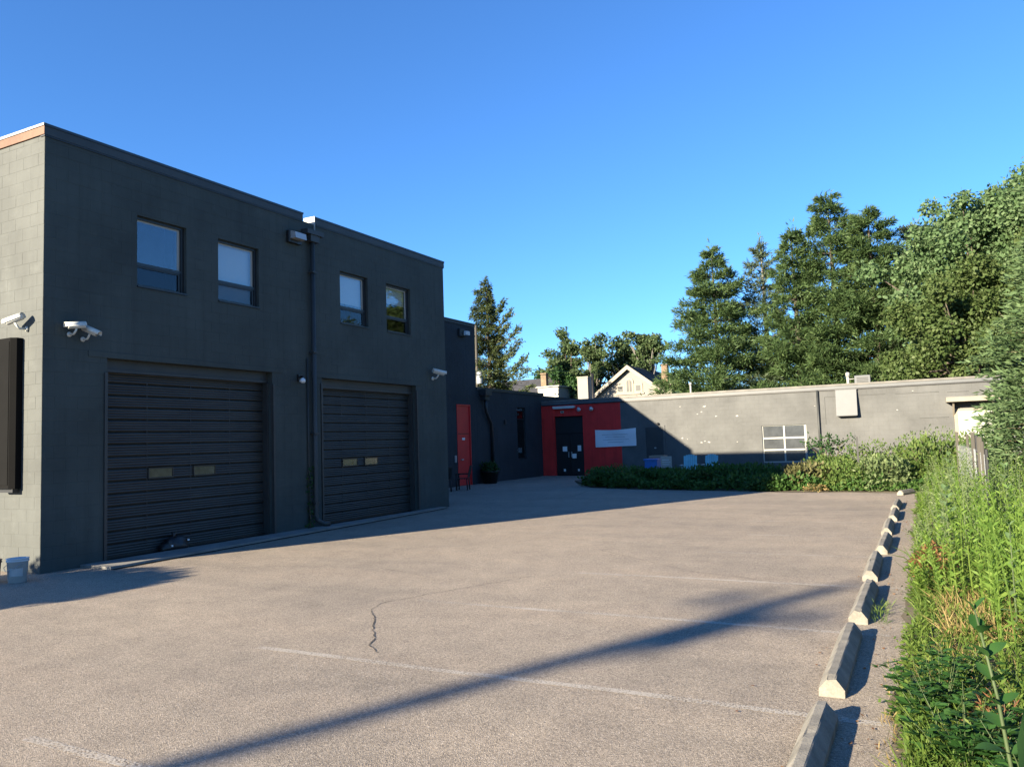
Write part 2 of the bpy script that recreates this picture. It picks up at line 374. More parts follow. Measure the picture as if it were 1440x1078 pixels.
def block_rects(W, H, openings, z0=0):
    out = []; r = 0; z = z0
    while z < H-.02:
        z1 = min(z+BH, H); x = -(BW/2 if r % 2 else 0)
        while x < W:
            segs = [(max(x, 0), min(x+BW, W), z, z1)]
            for a, b, c, d in openings:
                nxt = []
                for s in segs:
                    if s[1] <= a or s[0] >= b or s[3] <= c or s[2] >= d: nxt.append(s); continue
                    if s[0] < a: nxt.append((s[0], a, s[2], s[3]))
                    if s[1] > b: nxt.append((b, s[1], s[2], s[3]))
                    m0, m1 = max(s[0], a), min(s[1], b)
                    if s[2] < c: nxt.append((m0, m1, s[2], c))
                    if s[3] > d: nxt.append((m0, m1, d, s[3]))
                segs = nxt
            out += [s for s in segs if s[1]-s[0] > .03 and s[3]-s[2] > .03]
            x += BW
        z = z1; r += 1
    return out
def block_geo(o, u, n, rect, proud):
    o, u, n = Vector(o), Vector(u), Vector(n); z = Vector((0, 0, 1)); a, b, c, d = rect; j = BJ/2; e = .003
    P = lambda x, y, t: o+u*x+z*y+n*t
    v = [P(a+j, c+j, 0), P(b-j, c+j, 0), P(b-j, d-j, 0), P(a+j, d-j, 0),
         P(a+j+e, c+j+e, proud), P(b-j-e, c+j+e, proud), P(b-j-e, d-j-e, proud), P(a+j+e, d-j-e, proud)]
    return v, [(4, 5, 6, 7), (0, 1, 5, 4), (1, 2, 6, 5), (2, 3, 7, 6), (3, 0, 4, 7)]
def blocks(o, u, n, rects, m, parent, single=0, key=None, joined=None, proud=.0022):
    """the `single` nearest blocks become parts, the rest go into the joined mesh"""
    o_ = Vector(o); U = Vector(u)
    rects = sorted(rects, key=lambda r: key(o_+U*((r[0]+r[1])/2)+Vector((0, 0, (r[2]+r[3])/2))) if key else 0)
    cache = {}
    for i, r in enumerate(rects):
        pr = proud+random.uniform(-.0008, .0012)
        if i < single:
            k = (round(r[1]-r[0], 3), round(r[3]-r[2], 3))
            if k not in cache:
                b = MB(); b.add(*block_geo((0, 0, 0), u, n, (0, r[1]-r[0], 0, r[3]-r[2]), proud)); cache[k] = b.mesh('block', m)
            p = o_+U*r[0]+Vector((0, 0, r[2]))+Vector(n)*(pr-proud)
            link('block', cache[k], parent, tuple(p))
        else:
            joined.add(*block_geo(o, u, n, r, pr))
    return joined

# ------------------------------------------------------------------ ground
def sheet(name, poly, z, m, kind='structure'):
    b = MB(); b.add([(x, y, z) for x, y in poly], [tuple(range(len(poly)))]); o = b.build(name, m); o['kind'] = kind; return o
sheet('ground', [(-1500, -1500), (1500, -1500), (1500, 1500), (-1500, 1500)], -.05, M['far_ground'])
edge_pts = []
yy = -6.0
while yy < 25.4:                                    # ragged right-hand edge of the asphalt
    edge_pts.append((-.26+.035*math.sin(yy*1.9)+random.uniform(-.03, .03), yy)); yy += .28
lot = [(-34, -40), (9, -40), (4, -9), (.6, -6), (.6, 25), (-.45, 25.6), (-2, 26.0), (-3.85, 26.1), (-6.4, 26.8), (-9.2, 27.55), (-11.3, 28.4), (-12.6, 30.0), (-14.3, 33.5), (-14.6, 38.45), (-18.2, 38.45), (-34, 38.45)]
sheet('asphalt_lot', lot, 0, M['asphalt'])
sheet('verge_soil', [(9, -9.1), (12, 38), (-.1, 25.3)]+[(x+.03*math.sin(y*7), y) for x, y in reversed(edge_pts)], .004, M['soil'])
sheet('planting_bed_soil', [(-.4, 25.6), (-2, 26.1), (-6.4, 26.9), (-11.3, 28.5), (-14.3, 33.6), (-14.5, 38.4), (12, 38.4), (5, 25)], -.008, M['soil'])

# parking lines
for k, (y, x0, x1, w) in enumerate([(5.60, -5.7, -.30, .085), (7.97, -5.5, -.30, .085), (10.33, -4.4, -.30, .085), (12.75, -3.2, -.30, .07), (15.1, -3.0, -.3, .07), (17.5, -3.4, -.3, .07), (19.9, -2.4, -.3, .06), (3.25, -5.4, -.3, .08)]):
    b = MB(); n = 24; top = []; bot = []
    for i in range(n+1):
        x = x0+(x1-x0)*i/n; wig = .012*math.sin(x*2.1+k)
        top.append((x, y+w/2+wig+random.uniform(-.006, .006), .004)); bot.append((x, y-w/2+wig+random.uniform(-.006, .006), .004))
    b.add(top+bot, [(i+n+1, i+n+2, i+1, i) for i in range(n)])
    o = b.build('parking_line', M['line']); o['kind'] = 'structure'
def ribbon(name, pts, w, m, z=.004, seed=0):
    r = random.Random(seed); P = []
    for i in range(len(pts)-1):
        (xa, ya), (xb, yb) = pts[i], pts[i+1]; d = math.hypot(xb-xa, yb-ya); k = max(2, int(d/.06))
        for j in range(k):
            t = j/k; P.append((xa+(xb-xa)*t+r.gauss(0, .007), ya+(yb-ya)*t+r.gauss(0, .007)))
    P.append(pts[-1]); L = []; R = []
    for i, p in enumerate(P):
        a = P[max(0, i-1)]; c = P[min(len(P)-1, i+1)]; dx, dy = c[0]-a[0], c[1]-a[1]; q = math.hypot(dx, dy) or 1
        ww = w*r.uniform(.25, 1.0)/2; L.append((p[0]-dy/q*ww, p[1]+dx/q*ww, z)); R.append((p[0]+dy/q*ww, p[1]-dx/q*ww, z))
    n = len(P); b = MB(); b.add(L+R, [(i+n, i+n+1, i+1, i) for i in range(n-1)])
    o = b.build(name, m); o['kind'] = 'structure'; return o
ribbon('pavement_crack', [(-5.70, 7.32), (-5.42, 7.05), (-5.18, 6.7), (-4.85, 6.3), (-4.72, 6.05), (-4.47, 5.85)], .015, M['crack'], seed=2)
ribbon('pavement_crack', [(-5.70, 7.32), (-5.83, 7.69), (-5.6, 8.3), (-5.34, 8.93), (-4.9, 9.9)], .013, M['crack'], seed=3)
ribbon('pavement_crack', [(-11.6, 8.75), (-10.6, 8.9), (-9.2, 9.6), (-7.5, 9.9), (-6.2, 9.4)], .010, M['crack'], seed=4)
ribbon('pavement_crack', [(-12.0, 21.0), (-11.0, 22.6), (-10.4, 24.5), (-11.0, 27.0)], .03, M['crack'], seed=5)
ribbon('pavement_crack', [(-.62, 9.9), (-3.0, 10.9), (-5.0, 12.6), (-7.5, 13.0)], .010, M['crack'], seed=6)

# ------------------------------------------------------------------ garage building (two bays)
FX, Y0, Y1, Y2, Y3, HT, PB = -12.643, 7.82, 13.96, 14.385, 20.104, 7.39, -18.185
GD = 26.0
campos = Vector((0, 0, CAM_H))
near = lambda p: (p-campos).length
g = thing('garage_building', 'two storey charcoal block building with two black overhead doors and four upper windows', 'building', (FX, (Y0+Y3)/2, 0))
doors = [(8.98, 12.95, 0, 3.56), (14.57, 18.51, 0, 3.53)]
wins = [(9.57, 10.67, 4.92, 6.27), (11.46, 12.58, 4.92, 6.24), (15.29, 16.40, 4.92, 6.25), (17.20, 18.33, 4.92, 6.25)]
ops = [(a-Y0, b-Y0, c, d) for a, b, c, d in doors+wins]
WH = 7.2
wc = MB(); wall_core(wc, (FX-.006, Y0+.006, 0), (0, 1, 0), (1, 0, 0), Y3-Y0-.006, WH, [(a-.006, b-.006, c, d) for a, b, c, d in ops], .30)
wc.build('front_wall', M['charcoal'], g)
we = MB(); wall_core(we, (-GD, Y0+.006, 0), (1, 0, 0), (0, -1, 0), GD+FX-.006, WH, [], .3)
tag(we.build('end_wall', M['grey_end'], g), 'sunlit weathered grey end wall')
wb = MB(); wb.add([(FX-.006, Y3, 0), (-GD, Y3, 0), (-GD, Y3, WH), (FX-.006, Y3, WH)], [(0, 1, 2, 3)]); wb.add([(-GD, Y0+.006, 0), (-GD, Y3, 0), (-GD, Y3, WH), (-GD, Y0+.006, WH)], [(3, 2, 1, 0)])
wb.build('back_wall', M['charcoal'], g)
rf = MB(); rf.box(-GD+.02, FX-.02, Y0+.03, Y3-.02, 6.75, 6.95); rf.build('roof', M['roofing'], g)
fr = block_rects(Y3-Y0-.002, WH, [(a-.002, b-.002, c, d) for a, b, c, d in ops])
er = block_rects(2.4, WH, [])
allj = MB()
blocks((FX-2.4-.0065, Y0+.006, 0), (1, 0, 0), (0, -1, 0), er, M['grey_end'], g, 120, near, allj)
jo = allj; rest_end = MB(); rest_end.v, rest_end.f, rest_end.sm = jo.v, jo.f, jo.sm
blk2 = MB()
blocks((FX-.006, Y0+.002, 0), (0, 1, 0), (1, 0, 0), fr, M['charcoal'], g, 178, near, blk2)
ob = blk2.build('block_courses', M['charcoal'], g); ob['kind'] = 'stuff'
if rest_end.v:
    # end-wall blocks beyond the nearest ones join the same stuff part with their own paint
    me = ob.data; me.materials.append(M['grey_end'])
    nv = len(me.vertices); off = WL[g.name]
    v2 = [tuple(v.co) for v in me.vertices]+[(x-off[0], y-off[1], z-off[2]) for x, y, z in rest_end.v]
    f2 = [tuple(p.vertices) for p in me.polygons]; k2 = len(f2); f2 += [tuple(i+nv for i in f) for f in rest_end.f]
    nm = bpy.data.meshes.new('block_courses'); nm.from_pydata(v2, [], f2); nm.materials.append(M['charcoal']); nm.materials.append(M['grey_end'])
    nm.polygons.foreach_set('material_index', [0]*k2+[1]*(len(f2)-k2)); nm.update(); ob.data = nm
# parapets: trim board, drip line and cap for each bay
for (a, b) in ((Y0-.02, Y1), (Y2, Y3+.02)):
    t = MB(); t.box(FX-.30, FX+.022, a+.005, b, 7.205, 7.345)
    t.build('parapet_trim', M['dark_trim'], g)
    t = MB(); t.box(FX-.32, FX+.034, a-.012, b+.012, 7.348, 7.392); t.build('parapet_cap', M['cap'], g)
    t = MB(); t.box(FX-.1, FX+.014, a+.01, b, 7.178, 7.202); t.build('dark_strip', M['black'], g)
t = MB(); t.box(-GD, FX-.302, Y0-.022, Y0+.28, 7.205, 7.345); tag(t.build('fascia_board', M['rustboard'], g), 'rusty bare fascia board over the end wall')
t = MB(); t.box(FX-.301, FX+.0225, Y0-.0225, Y0-.0155, 7.206, 7.344); t.build('fascia_end', M['rustboard'], g)
t = MB(); t.box(-GD, FX-.322, Y0-.036, Y0+.3, 7.348, 7.394); t.build('parapet_cap', M['capsilver'], g)
t = MB(); t.box(FX-.32, FX+.03, Y0-.037, Y0-.0325, 7.349, 7.391); t.build('cap_end', M['capsilver'], g)
t = MB(); t.box(FX-.31, FX+.03, Y2-.03, Y2-.014, 7.02, 7.40); t.build('sunlit_cap_end', M['pvc'], g)  # white plate: sunlight on the parapet end put into its colour
t = MB(); t.box(FX-.34, FX-.3, Y1, Y2-.015, 6.9, 7.0); t.build('scupper', M['dark_trim'], g)
# notch between the bays: wall top drops to the scupper
t = MB(); t.box(FX-.29, FX-.008, Y1+.003, Y2-.033, 6.9, 7.204); 
ch = MB(); ch.box(FX-.02, FX+.20, Y1-.04, Y2+.10, 6.88, 6.99); ch.box(FX+.0, FX+.17, Y1+.10, Y2-.02, 6.72, 6.878)
ch.build('collector_box', M['dark_trim'], g)
dsy = 14.20
ds = MB(); ds.tube([(FX+.085, dsy, 6.75), (FX+.085, dsy, .32), (FX+.10, dsy+.03, .2), (FX+.17, dsy+.16, .11), (FX+.22, dsy+.30, .09)], .055, 10)
dso = ds.build('downspout', M['dark_trim'], g)
for z in (6.0, 4.1, 2.2, .6):
    t = MB(); t.box(FX+.001, FX+.155, dsy-.075, dsy+.075, z-.02, z+.02); t.build('bracket', M['dark_trim'], dso)
t = MB(); t.tube([(FX+.03, dsy-.16, 3.95), (FX+.03, dsy-.16, .05)], .018, 6); t.build('conduit', M['dark_trim'], g)
# lintels
for (a, b, c, d) in doors:
    t = MB(); t.box(FX-.28, FX+.012, a-.36, b+.28, d+.002, d+.10); t.build('lintel', M['charcoal'], g)
# overhead doors made of ribbed panels
def overhead_door(a, b, d, panes, label):
    dx = FX-.27
    base = MB(); base.box(dx-.06, dx-.035, a-.1, b+.1, .0, d+.05)
    dr = base.build('overhead_door', M['black'], g); tag(dr, label)
    hd = MB(); hd.box(dx-.03, dx+.10, a, b, d-.17, d-.002); hd.box(dx+.0, dx+.13, a, b, d-.23, d-.175); hd.build('door_header', M['dark_trim'], dr)
    n = 15; ph = (d-.24)/n; cache = None
    for i in range(n):
        z0 = .055+i*ph; pw = [p for p in panes if z0 <= p[2] < z0+ph]
        prof = [(0, .0)]
        m_ = 4
        for k in range(m_):
            zA = .012+(ph-.034)*k/m_; w_ = (ph-.034)/m_
            prof += [(.018, zA+w_*.12), (.022, zA+w_*.45), (.018, zA+w_*.8), (.012, zA+w_*.97)]
        prof += [(0, ph-.012)]
        def strip(y0, y1):
            v = [(dx+p[0], y0, p[1]) for p in prof]+[(dx+p[0], y1, p[1]) for p in prof]; q = len(prof)
            s.add(v, [(j, j+q, j+q+1, j+1) for j in range(q-1)])
            s.add(v[:q], [tuple(range(q))]); s.add(v[q:], [tuple(range(q-1, -1, -1))])
        s = MB(); cur = a+.03
        third = (b-a)/4
        strip(cur, b-.03)
        if not pw and cache is None and i > 0:
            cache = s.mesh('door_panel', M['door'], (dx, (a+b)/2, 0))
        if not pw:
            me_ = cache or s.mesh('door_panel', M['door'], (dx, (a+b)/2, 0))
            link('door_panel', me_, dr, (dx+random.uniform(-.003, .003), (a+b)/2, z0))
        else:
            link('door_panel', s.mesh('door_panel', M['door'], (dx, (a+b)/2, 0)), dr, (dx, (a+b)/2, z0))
        for (yc, w, zc) in pw:
            f = MB(); y0, y1 = yc-w/2, yc+w/2; e = .022
            f.box(dx+.01, dx+.042, y0, y1, z0+.010, z0+.010+e); f.box(dx+.01, dx+.042, y0, y1, z0+ph-.012-e, z0+ph-.012)
            f.box(dx+.01, dx+.040, y0, y0+e, z0+.010+e, z0+ph-.012-e); f.box(dx+.01, dx+.040, y1-e, y1, z0+.010+e, z0+ph-.012-e)
            f.build('vision_frame', M['black'], dr)
            p = MB(); p.box(dx+.024, dx+.028, y0+e, y1-e, z0+.010+e, z0+ph-.012-e); p.build('vision_pane', M['frost_reflect'], dr)
    for q in (1, 2, 3):                              # stile seams
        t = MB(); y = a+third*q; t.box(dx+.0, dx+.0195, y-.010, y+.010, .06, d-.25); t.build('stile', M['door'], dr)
    t = MB(); t.box(dx-.02, dx+.045, a+.02, b-.02, .035, .075); t.build('bottom_seal', M['black'], dr)
    for y, s_ in ((a, 1), (b, -1)):
        t = MB(); t.box(FX-.262, FX-.12, min(y, y+s_*.05), max(y, y+s_*.05), .03, d-.24); t.build('track', M['dark_trim'], dr)
m, n_, l_, b_ = new_mat('frosted_reflection_glass'); b_.inputs['Base Color'].default_value = (.20, .185, .13, 1); b_.inputs['Roughness'].default_value = .25; b_.inputs['Coat Weight'].default_value = 1; b_.inputs['Coat Roughness'].default_value = .1  # frosted panes; tan reflection of sunlit ground put into the base colour
f_ = noise(n_, l_, tc(n_, l_), 9, 3); l_.new(ramp(n_, l_, f_, [(.3, (.04, .039, .028)), (.7, (.085, .080, .056))]), b_.inputs['Base Color']); M['frost_reflect'] = m
overhead_door(8.98, 12.95, 3.56, [(10.27, .56, 1.44), (11.30, .56, 1.44)], 'nearer wide black ribbed overhead door')
overhead_door(14.57, 18.51, 3.53, [(15.85, .60, 1.50), (16.72, .58, 1.50)], 'farther wide black ribbed overhead door')
for y in (8.955, 12.985, 14.545, 18.54):            # steel edge guards on the jambs
    t = MB(); t.box(FX-.05, FX+.022, y-.035, y+.022, .03, 3.30 if y < 13 else 3.4); t.build('jamb_guard', M['dark_trim'], g)
# windows
def window(a, b, c, d, blind, label):
    fx = FX-.11; e = .05; f = MB(); mid = c+(d-c)*.335
    f.box(fx-.05, fx+.03, a, b, c, c+e); f.box(fx-.05, fx+.03, a, b, d-e, d); f.box(fx-.05, fx+.03, a, a+e, c+e, d-e); f.box(fx-.05, fx+.03, b-e-.02, b, c+e, d-e)
    f.box(fx-.05, fx+.024, a+e, b-e-.02, mid-.03, mid+.03); 
    w = f.build('window', M['frame_dark'], g); tag(w, label)
    s = MB(); s.box(fx+.031, FX+.02, a+.003, b-.003, c+.003, c+.03); s.build('sill', M['frame_dark'], w)
    sf = MB(); e2 = .028; z0, z1 = c+e, mid-.03; y0, y1 = a+e, b-e-.02
    sf.box(fx-.03, fx+.010, y0, y1, z0, z0+e2); sf.box(fx-.03, fx+.010, y0, y1, z1-e2, z1); sf.box(fx-.03, fx+.010, y0, y0+e2, z0+e2, z1-e2); sf.box(fx-.03, fx+.010, y1-e2-.02, y1, z0+e2, z1-e2)
    sf.build('vent_sash', M['frame_dark'], w)
    li = MB(); li.box(fx-.045, fx-.012, y1-.055, y1, mid+.03, d-e); li.box(fx-.045, fx-.012, y0, y1-.055, d-e-.035, d-e); li.build('glazing_liner', M['pvc'], w)
    p = MB(); p.box(fx-.02, fx-.014, a+e*.6, b-e*.6, mid+.01, d-e*.6); p.build('pane', M['glass'], w); p = MB(); p.box(fx-.018, fx-.012, a+e*.6, b-e*.6, c+e*.6, mid-.01); p.build('pane', M['glass_low'], w)
    if blind > 0:
        bl = MB(); z = d-e-(d-c-2*e)*blind; k = max(3, int((d-z)/.05))
        for i in range(k):
            zz = z+(d-z)*i/k; bl.add([(fx-.10, a+.02, zz), (fx-.10, b-.02, zz), (fx-.075, b-.02, zz+(d-z)/k*.96), (fx-.075, a+.02, zz+(d-z)/k*.96)], [(0, 1, 2, 3)])
        bl.build('blind', M['blind'], w)
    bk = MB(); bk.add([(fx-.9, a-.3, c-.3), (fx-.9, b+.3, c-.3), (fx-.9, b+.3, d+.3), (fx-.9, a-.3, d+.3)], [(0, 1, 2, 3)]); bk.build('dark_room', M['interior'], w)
window(*wins[0], 0, 'leftmost upper window reflecting blue sky with no blind')
window(*wins[1], 1.0, 'second upper window from the corner with pale blind fully down')
window(*wins[2], .58, 'third upper window from the corner with half-drawn pale blind')
window(*wins[3], .36, 'farthest upper window with short blind over a dark lower sash')
# apron and flat black edge strip in front of the doors
b = MB(); b.prism([(FX+.001, 8.5), (-11.86, 8.5), (-12.02, 12.0), (-12.22, 16.0), (-12.45, 19.6), (FX+.001, 19.6)], 'z', -.02, .045)
o = b.build('concrete_apron', M['apron']); o['kind'] = 'structure'
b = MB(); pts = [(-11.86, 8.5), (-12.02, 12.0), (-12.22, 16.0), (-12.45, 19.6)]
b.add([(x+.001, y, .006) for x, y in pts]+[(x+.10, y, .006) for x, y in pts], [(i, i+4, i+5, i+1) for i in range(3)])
o = b.build('black_strip', M['flat_black']); o['kind'] = 'structure'

# ------------------------------------------------------------------ office building set back, link and rear wing
YB, HW, HL = 38.456, 3.985, 4.44
OY = 31.5
q = thing('office_building', 'tall charcoal block building set back beyond the garage with tall red door', 'building', (PB, (Y3+OY)/2, 0))
roff = (29.72, 30.90, .0, 3.60)
w = MB(); wall_core(w, (PB-.006, Y3+.01, 0), (0, 1, 0), (1, 0, 0), OY-Y3-.01, WH, [(roff[0]-Y3-.01, roff[1]-Y3-.01, 0, roff[3])], .12)
w.add([(PB-.006, OY, 0), (PB-9, OY, 0), (PB-9, OY, WH), (PB-.006, OY, WH)], [(0, 1, 2, 3)])
w.add([(PB-9, Y3+.01, 0), (PB-9, OY, 0), (PB-9, OY, WH), (PB-9, Y3+.01, WH)], [(3, 2, 1, 0)])
w.build('wall', M['navy'], q)
bj = blocks((PB-.006, Y3+.01, 0), (0, 1, 0), (1, 0, 0), block_rects(OY-Y3-.012, WH, [(roff[0]-Y3-.01, roff[1]-Y3-.01, 0, roff[3])]), M['navy'], q, 0, None, MB())
o = bj.build('block_courses', M['navy'], q); o['kind'] = 'stuff'
t = MB(); t.box(PB-9, PB-.02, Y3+.03, OY-.02, 6.8, 6.95); t.build('roof', M['roofing'], q)
t = MB(); t.box(PB-9, PB+.02, Y3+.01, OY+.01, 7.205, 7.33); t.build('parapet_trim', M['dark_trim'], q)
t = MB(); t.box(PB-9, PB+.032, Y3+.01, OY+.02, 7.333, 7.375); t.build('parapet_cap', M['cap'], q)
d = MB(); d.box(PB-.10, PB-.05, roff[0]+.05, roff[1]-.05, .02, 3.55); dr = d.build('door', M['reddoor'], q); tag(dr, 'tall narrow red steel door')
t = MB()
t.box(PB-.12, PB+.012, roff[0], roff[0]+.05, 0, 3.55); t.box(PB-.12, PB+.012, roff[1]-.05, roff[1], 0, 3.55); t.box(PB-.12, PB+.014, roff[0], roff[1], 3.553, 3.6); t.build('door_frame', M['reddoor'], dr)
t = MB(); t.box(PB-.048, PB-.044, roff[0]+.1, roff[1]-.1, 2.28, 2.31); t.build('transom_rail', M['black'], dr)
t = MB(); t.box(PB-.046, PB-.03, 30.2, 30.42, 2.02, 2.12); t.build('door_sign', M['paper'], dr)
t = MB(); t.box(PB-.046, PB+.02, 30.05, 30.2, 1.12, 1.18); t.build('handle', M['galv'], dr)
t = MB(); t.box(PB+.001, PB+.05, 29.42, 29.55, 1.05, 1.35); t.build('keypad', M['galv'], q)

lk = thing('link_building', 'low dark slate block wing with one narrow window joining the red wall', 'building', (PB, (OY+YB)/2, 0))
lw = (35.55, 36.52, .98, 3.60)
w = MB(); wall_core(w, (PB-.006, OY+.002, 0), (0, 1, 0), (1, 0, 0), YB-OY-.002, 4.3, [(lw[0]-OY, lw[1]-OY, lw[2], lw[3])], .16)
w.build('wall', M['navy'], lk)
bj = blocks((PB-.006, OY+.004, 0), (0, 1, 0), (1, 0, 0), block_rects(YB-OY-.012, 4.3, [(lw[0]-OY, lw[1]-OY, lw[2], lw[3])]), M['navy'], lk, 0, None, MB())
o = bj.build('block_courses', M['navy'], lk); o['kind'] = 'stuff'
t = MB(); t.box(PB-12, PB-.02, OY+.03, YB+8, 4.1, 4.25); t.build('roof', M['roofing'], lk)
t = MB(); t.box(PB-.25, PB+.03, OY+.02, YB+.3, 4.303, 4.44); t.build('parapet_trim', M['dark_trim'], lk)
f = MB(); f.box(PB-.12, PB-.07, lw[0], lw[0]+.06, lw[2], lw[3]); f.box(PB-.12, PB-.07, lw[1]-.06, lw[1], lw[2], lw[3]); f.box(PB-.12, PB-.068, lw[0]+.06, lw[1]-.06, lw[2], lw[2]+.06); f.box(PB-.12, PB-.068, lw[0]+.06, lw[1]-.06, lw[3]-.06, lw[3]); f.box(PB-.12, PB-.069, lw[0]+.06, lw[1]-.06, 2.98, 3.03)
wo = f.build('window', M['frame_dark'], lk)
t = MB(); t.box(PB-.105, PB-.10, lw[0]+.05, lw[1]-.05, lw[2]+.05, lw[3]-.05); t.build('pane', M['glass2'], wo)
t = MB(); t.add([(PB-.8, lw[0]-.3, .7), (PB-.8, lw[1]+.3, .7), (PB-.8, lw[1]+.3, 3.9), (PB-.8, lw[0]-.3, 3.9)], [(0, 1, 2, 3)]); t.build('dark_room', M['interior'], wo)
t = MB(); t.box(PB+.02, PB+.36, 31.75, 32.35, 4.06, 4.34); t.box(PB+.05, PB+.28, 31.85, 32.25, 3.86, 4.058); t.build('collector_box', M['dark_trim'], lk)
t = MB(); t.tube([(PB+.16, 32.05, 3.9), (PB+.16, 32.1, 3.3), (PB+.12, 32.6, 2.75), (PB+.10, 32.72, 2.4), (PB+.10, 32.72, .25)], .075, 8); t.build('downspout', M['black'], lk)
t = MB(); t.box(PB+.001, PB+.09, 34.1, 34.25, 2.75, 2.95); t.build('junction_box', M['dark_trim'], lk)

wg = thing('rear_wing', 'long low grey block wing across the back with red painted entrance', 'building', (-5, YB, 0))
XE = 9.0
dop = (-17.48, -15.80, 0, 3.13); wop = (-6.75, -4.77, .50, 2.23)
w = MB(); o0 = (PB, YB+.006, 0)
XR = -13.72
wall_core(w, (XR, YB+.006, 0), (1, 0, 0), (0, -1, 0), XE-XR, 3.75, [(wop[0]-XR, wop[1]-XR, wop[2], wop[3])], .16)
w.add([(XE, YB+.006, 0), (XE, YB+12, 0), (XE, YB+12, 3.75), (XE, YB+.006, 3.75)], [(0, 1, 2, 3)])
w.build('wall', M['grey_wing'], wg)
w = MB(); wall_core(w, (PB, YB+.006, 0), (1, 0, 0), (0, -1, 0), XR-PB, 3.75, [(dop[0]-PB, dop[1]-PB, 0, dop[3])], .22)
rw = w.build('red_wall', M['red'], wg); tag(rw, 'red painted entrance wall')
bj = blocks((XR, YB+.006, 0), (1, 0, 0), (0, -1, 0), block_rects(XE-XR, 3.75, [(wop[0]-XR, wop[1]-XR, wop[2], wop[3])]), M['grey_wing'], wg, 0, None, MB())
o = bj.build('block_courses', M['grey_wing'], wg); o['kind'] = 'stuff'
bj = blocks((PB+.01, YB+.006, 0), (1, 0, 0), (0, -1, 0), block_rects(XR-PB-.01, 3.75, [(dop[0]-PB-.01, dop[1]-PB-.01, 0, dop[3])]), M['red'], wg, 0, None, MB())
o = bj.build('block_courses', M['red'], wg); o['kind'] = 'stuff'
t = MB(); t.box(PB, XE, YB+.05, YB+12, 3.6, 3.76); t.build('roof', M['roofing'], wg)
t = MB(); t.box(PB+.04, XE, YB-.055, YB+.3, 3.765, 3.90); t.build('fascia', M['ventgrey'], wg)
t = MB(); t.box(PB+.04, XE, YB-.085, YB+.32, 3.903, 3.985); t.build('drip_edge', M['coping'], wg)
t = MB(); t.box(PB+.04, XE, YB-.045, YB-.003, 3.715, 3.762); t.build('dark_strip', M['black'], wg)  # black strip standing in for the shadow line under the fascia
# black double doors
dd = MB(); xm = (dop[0]+dop[1])/2
for x0, x1 in ((dop[0]+.02, xm-.008), (xm+.008, dop[1]-.02)):
    t = MB(); t.box(x0, x1, YB+.16, YB+.205, .02, 2.20); e = t.build('door', M['blackdoor'], wg)
    h = MB(); hx = x1-.1 if x0 < xm-.3 else x0+.06; h.box(hx, hx+.035, YB+.10, YB+.158, .95, 1.25); h.build('handle', M['galv'], e)
    k = MB(); k.box(x0+.02, x1-.02, YB+.152, YB+.159, .05, .28); k.build('kick_plate', M['black'], e)
t = MB(); t.box(dop[0]+.02, dop[1]-.02, YB+.15, YB+.205, 2.22, 3.10); t.build('transom_panel', M['blackdoor'], wg)
for xa in (dop[0]-.02, dop[1]-.015):
    t = MB(); t.box(xa, xa+.035, YB-.004, YB+.2, 0, 3.13); t.build('door_jamb', M['red'], wg)
t = MB(); t.box(dop[0]-.1, dop[1]+.1, YB+.24, YB+.26, 0, 3.3); t.build('door_backing', M['flat_black'], wg)
t = MB(); t.box(PB-.3, PB+.02, YB+.012, YB+.2, 0, 3.7); t.build('corner_fill', M['red'], wg)
t = MB(); t.add([(PB, YB+.2, 0), (PB, YB+12, 0), (PB, YB+12, 3.75), (PB, YB+.2, 3.75)], [(0, 1, 2, 3)]); t.add([(PB, YB+12, 0), (XE, YB+12, 0), (XE, YB+12, 3.75), (PB, YB+12, 3.75)], [(0, 1, 2, 3)]); t.build('back_wall', M['grey_wing'], wg)
t = MB(); t.add([(PB-12, OY+.03, 0), (PB-.01, OY+.03, 0), (PB-.01, OY+.03, 4.3), (PB-12, OY+.03, 4.3)], [(0, 1, 2, 3)]); t.add([(PB-12, OY, 0), (PB-12, YB+8, 0), (PB-12, YB+8, 4.3), (PB-12, OY, 4.3)], [(0, 1, 2, 3)]); t.add([(PB-12, YB+8, 0), (PB-.01, YB+8, 0), (PB-.01, YB+8, 4.3), (PB-12, YB+8, 4.3)], [(0, 1, 2, 3)]); t.add([(PB-.012, YB, 0), (PB-.012, YB+8, 0), (PB-.012, YB+8, 4.3), (PB-.012, YB, 4.3)], [(0, 1, 2, 3)]); t.build('back_wall', M['navy'], lk)
# white gridded window
f = MB(); x0, x1, z0, z1 = wop; e = .05; yf = YB+.06
xs = [x0, (x0+x1)/2-.02, x1-.09]; 
f.box(x0, x0+e, yf, yf+.05, z0, z1); f.box(x1-.10, x1, yf, yf+.05, z0, z1); f.box((x0+x1)/2-.035, (x0+x1)/2+.035, yf, yf+.05, z0+e, z1-.03)
for zz, hh in ((z0, .06), (z0+.55, .075), (z0+1.10, .075), (z1-.03, .03)):
    f.box(x0+e, x1-.10, yf+.004, yf+.046, zz, zz+hh)
wo = f.build('window', M['pvc'], wg); tag(wo, 'white framed six pane window')
for i in range(2):
    for j in range(3):
        xa = x0+e if i == 0 else (x0+x1)/2+.035; xb = (x0+x1)/2-.035 if i == 0 else x1-.10
        za = [z0+.06, z0+.625, z0+1.175][j]; zb = [z0+.55, z0+1.10, z1-.03][j]
        t = MB(); t.box(xa, xb, yf+.02, yf+.026, za, zb); t.build('pane', M['frost'] if 'frost' in M else M['glass2'], wo)
t = MB(); t.add([(x0-.3, YB+.5, z0-.3), (x1+.3, YB+.5, z0-.3), (x1+.3, YB+.5, z1+.3), (x0-.3, YB+.5, z1+.3)], [(0, 1, 2, 3)]); t.build('blind', M['ventgrey'], wo)
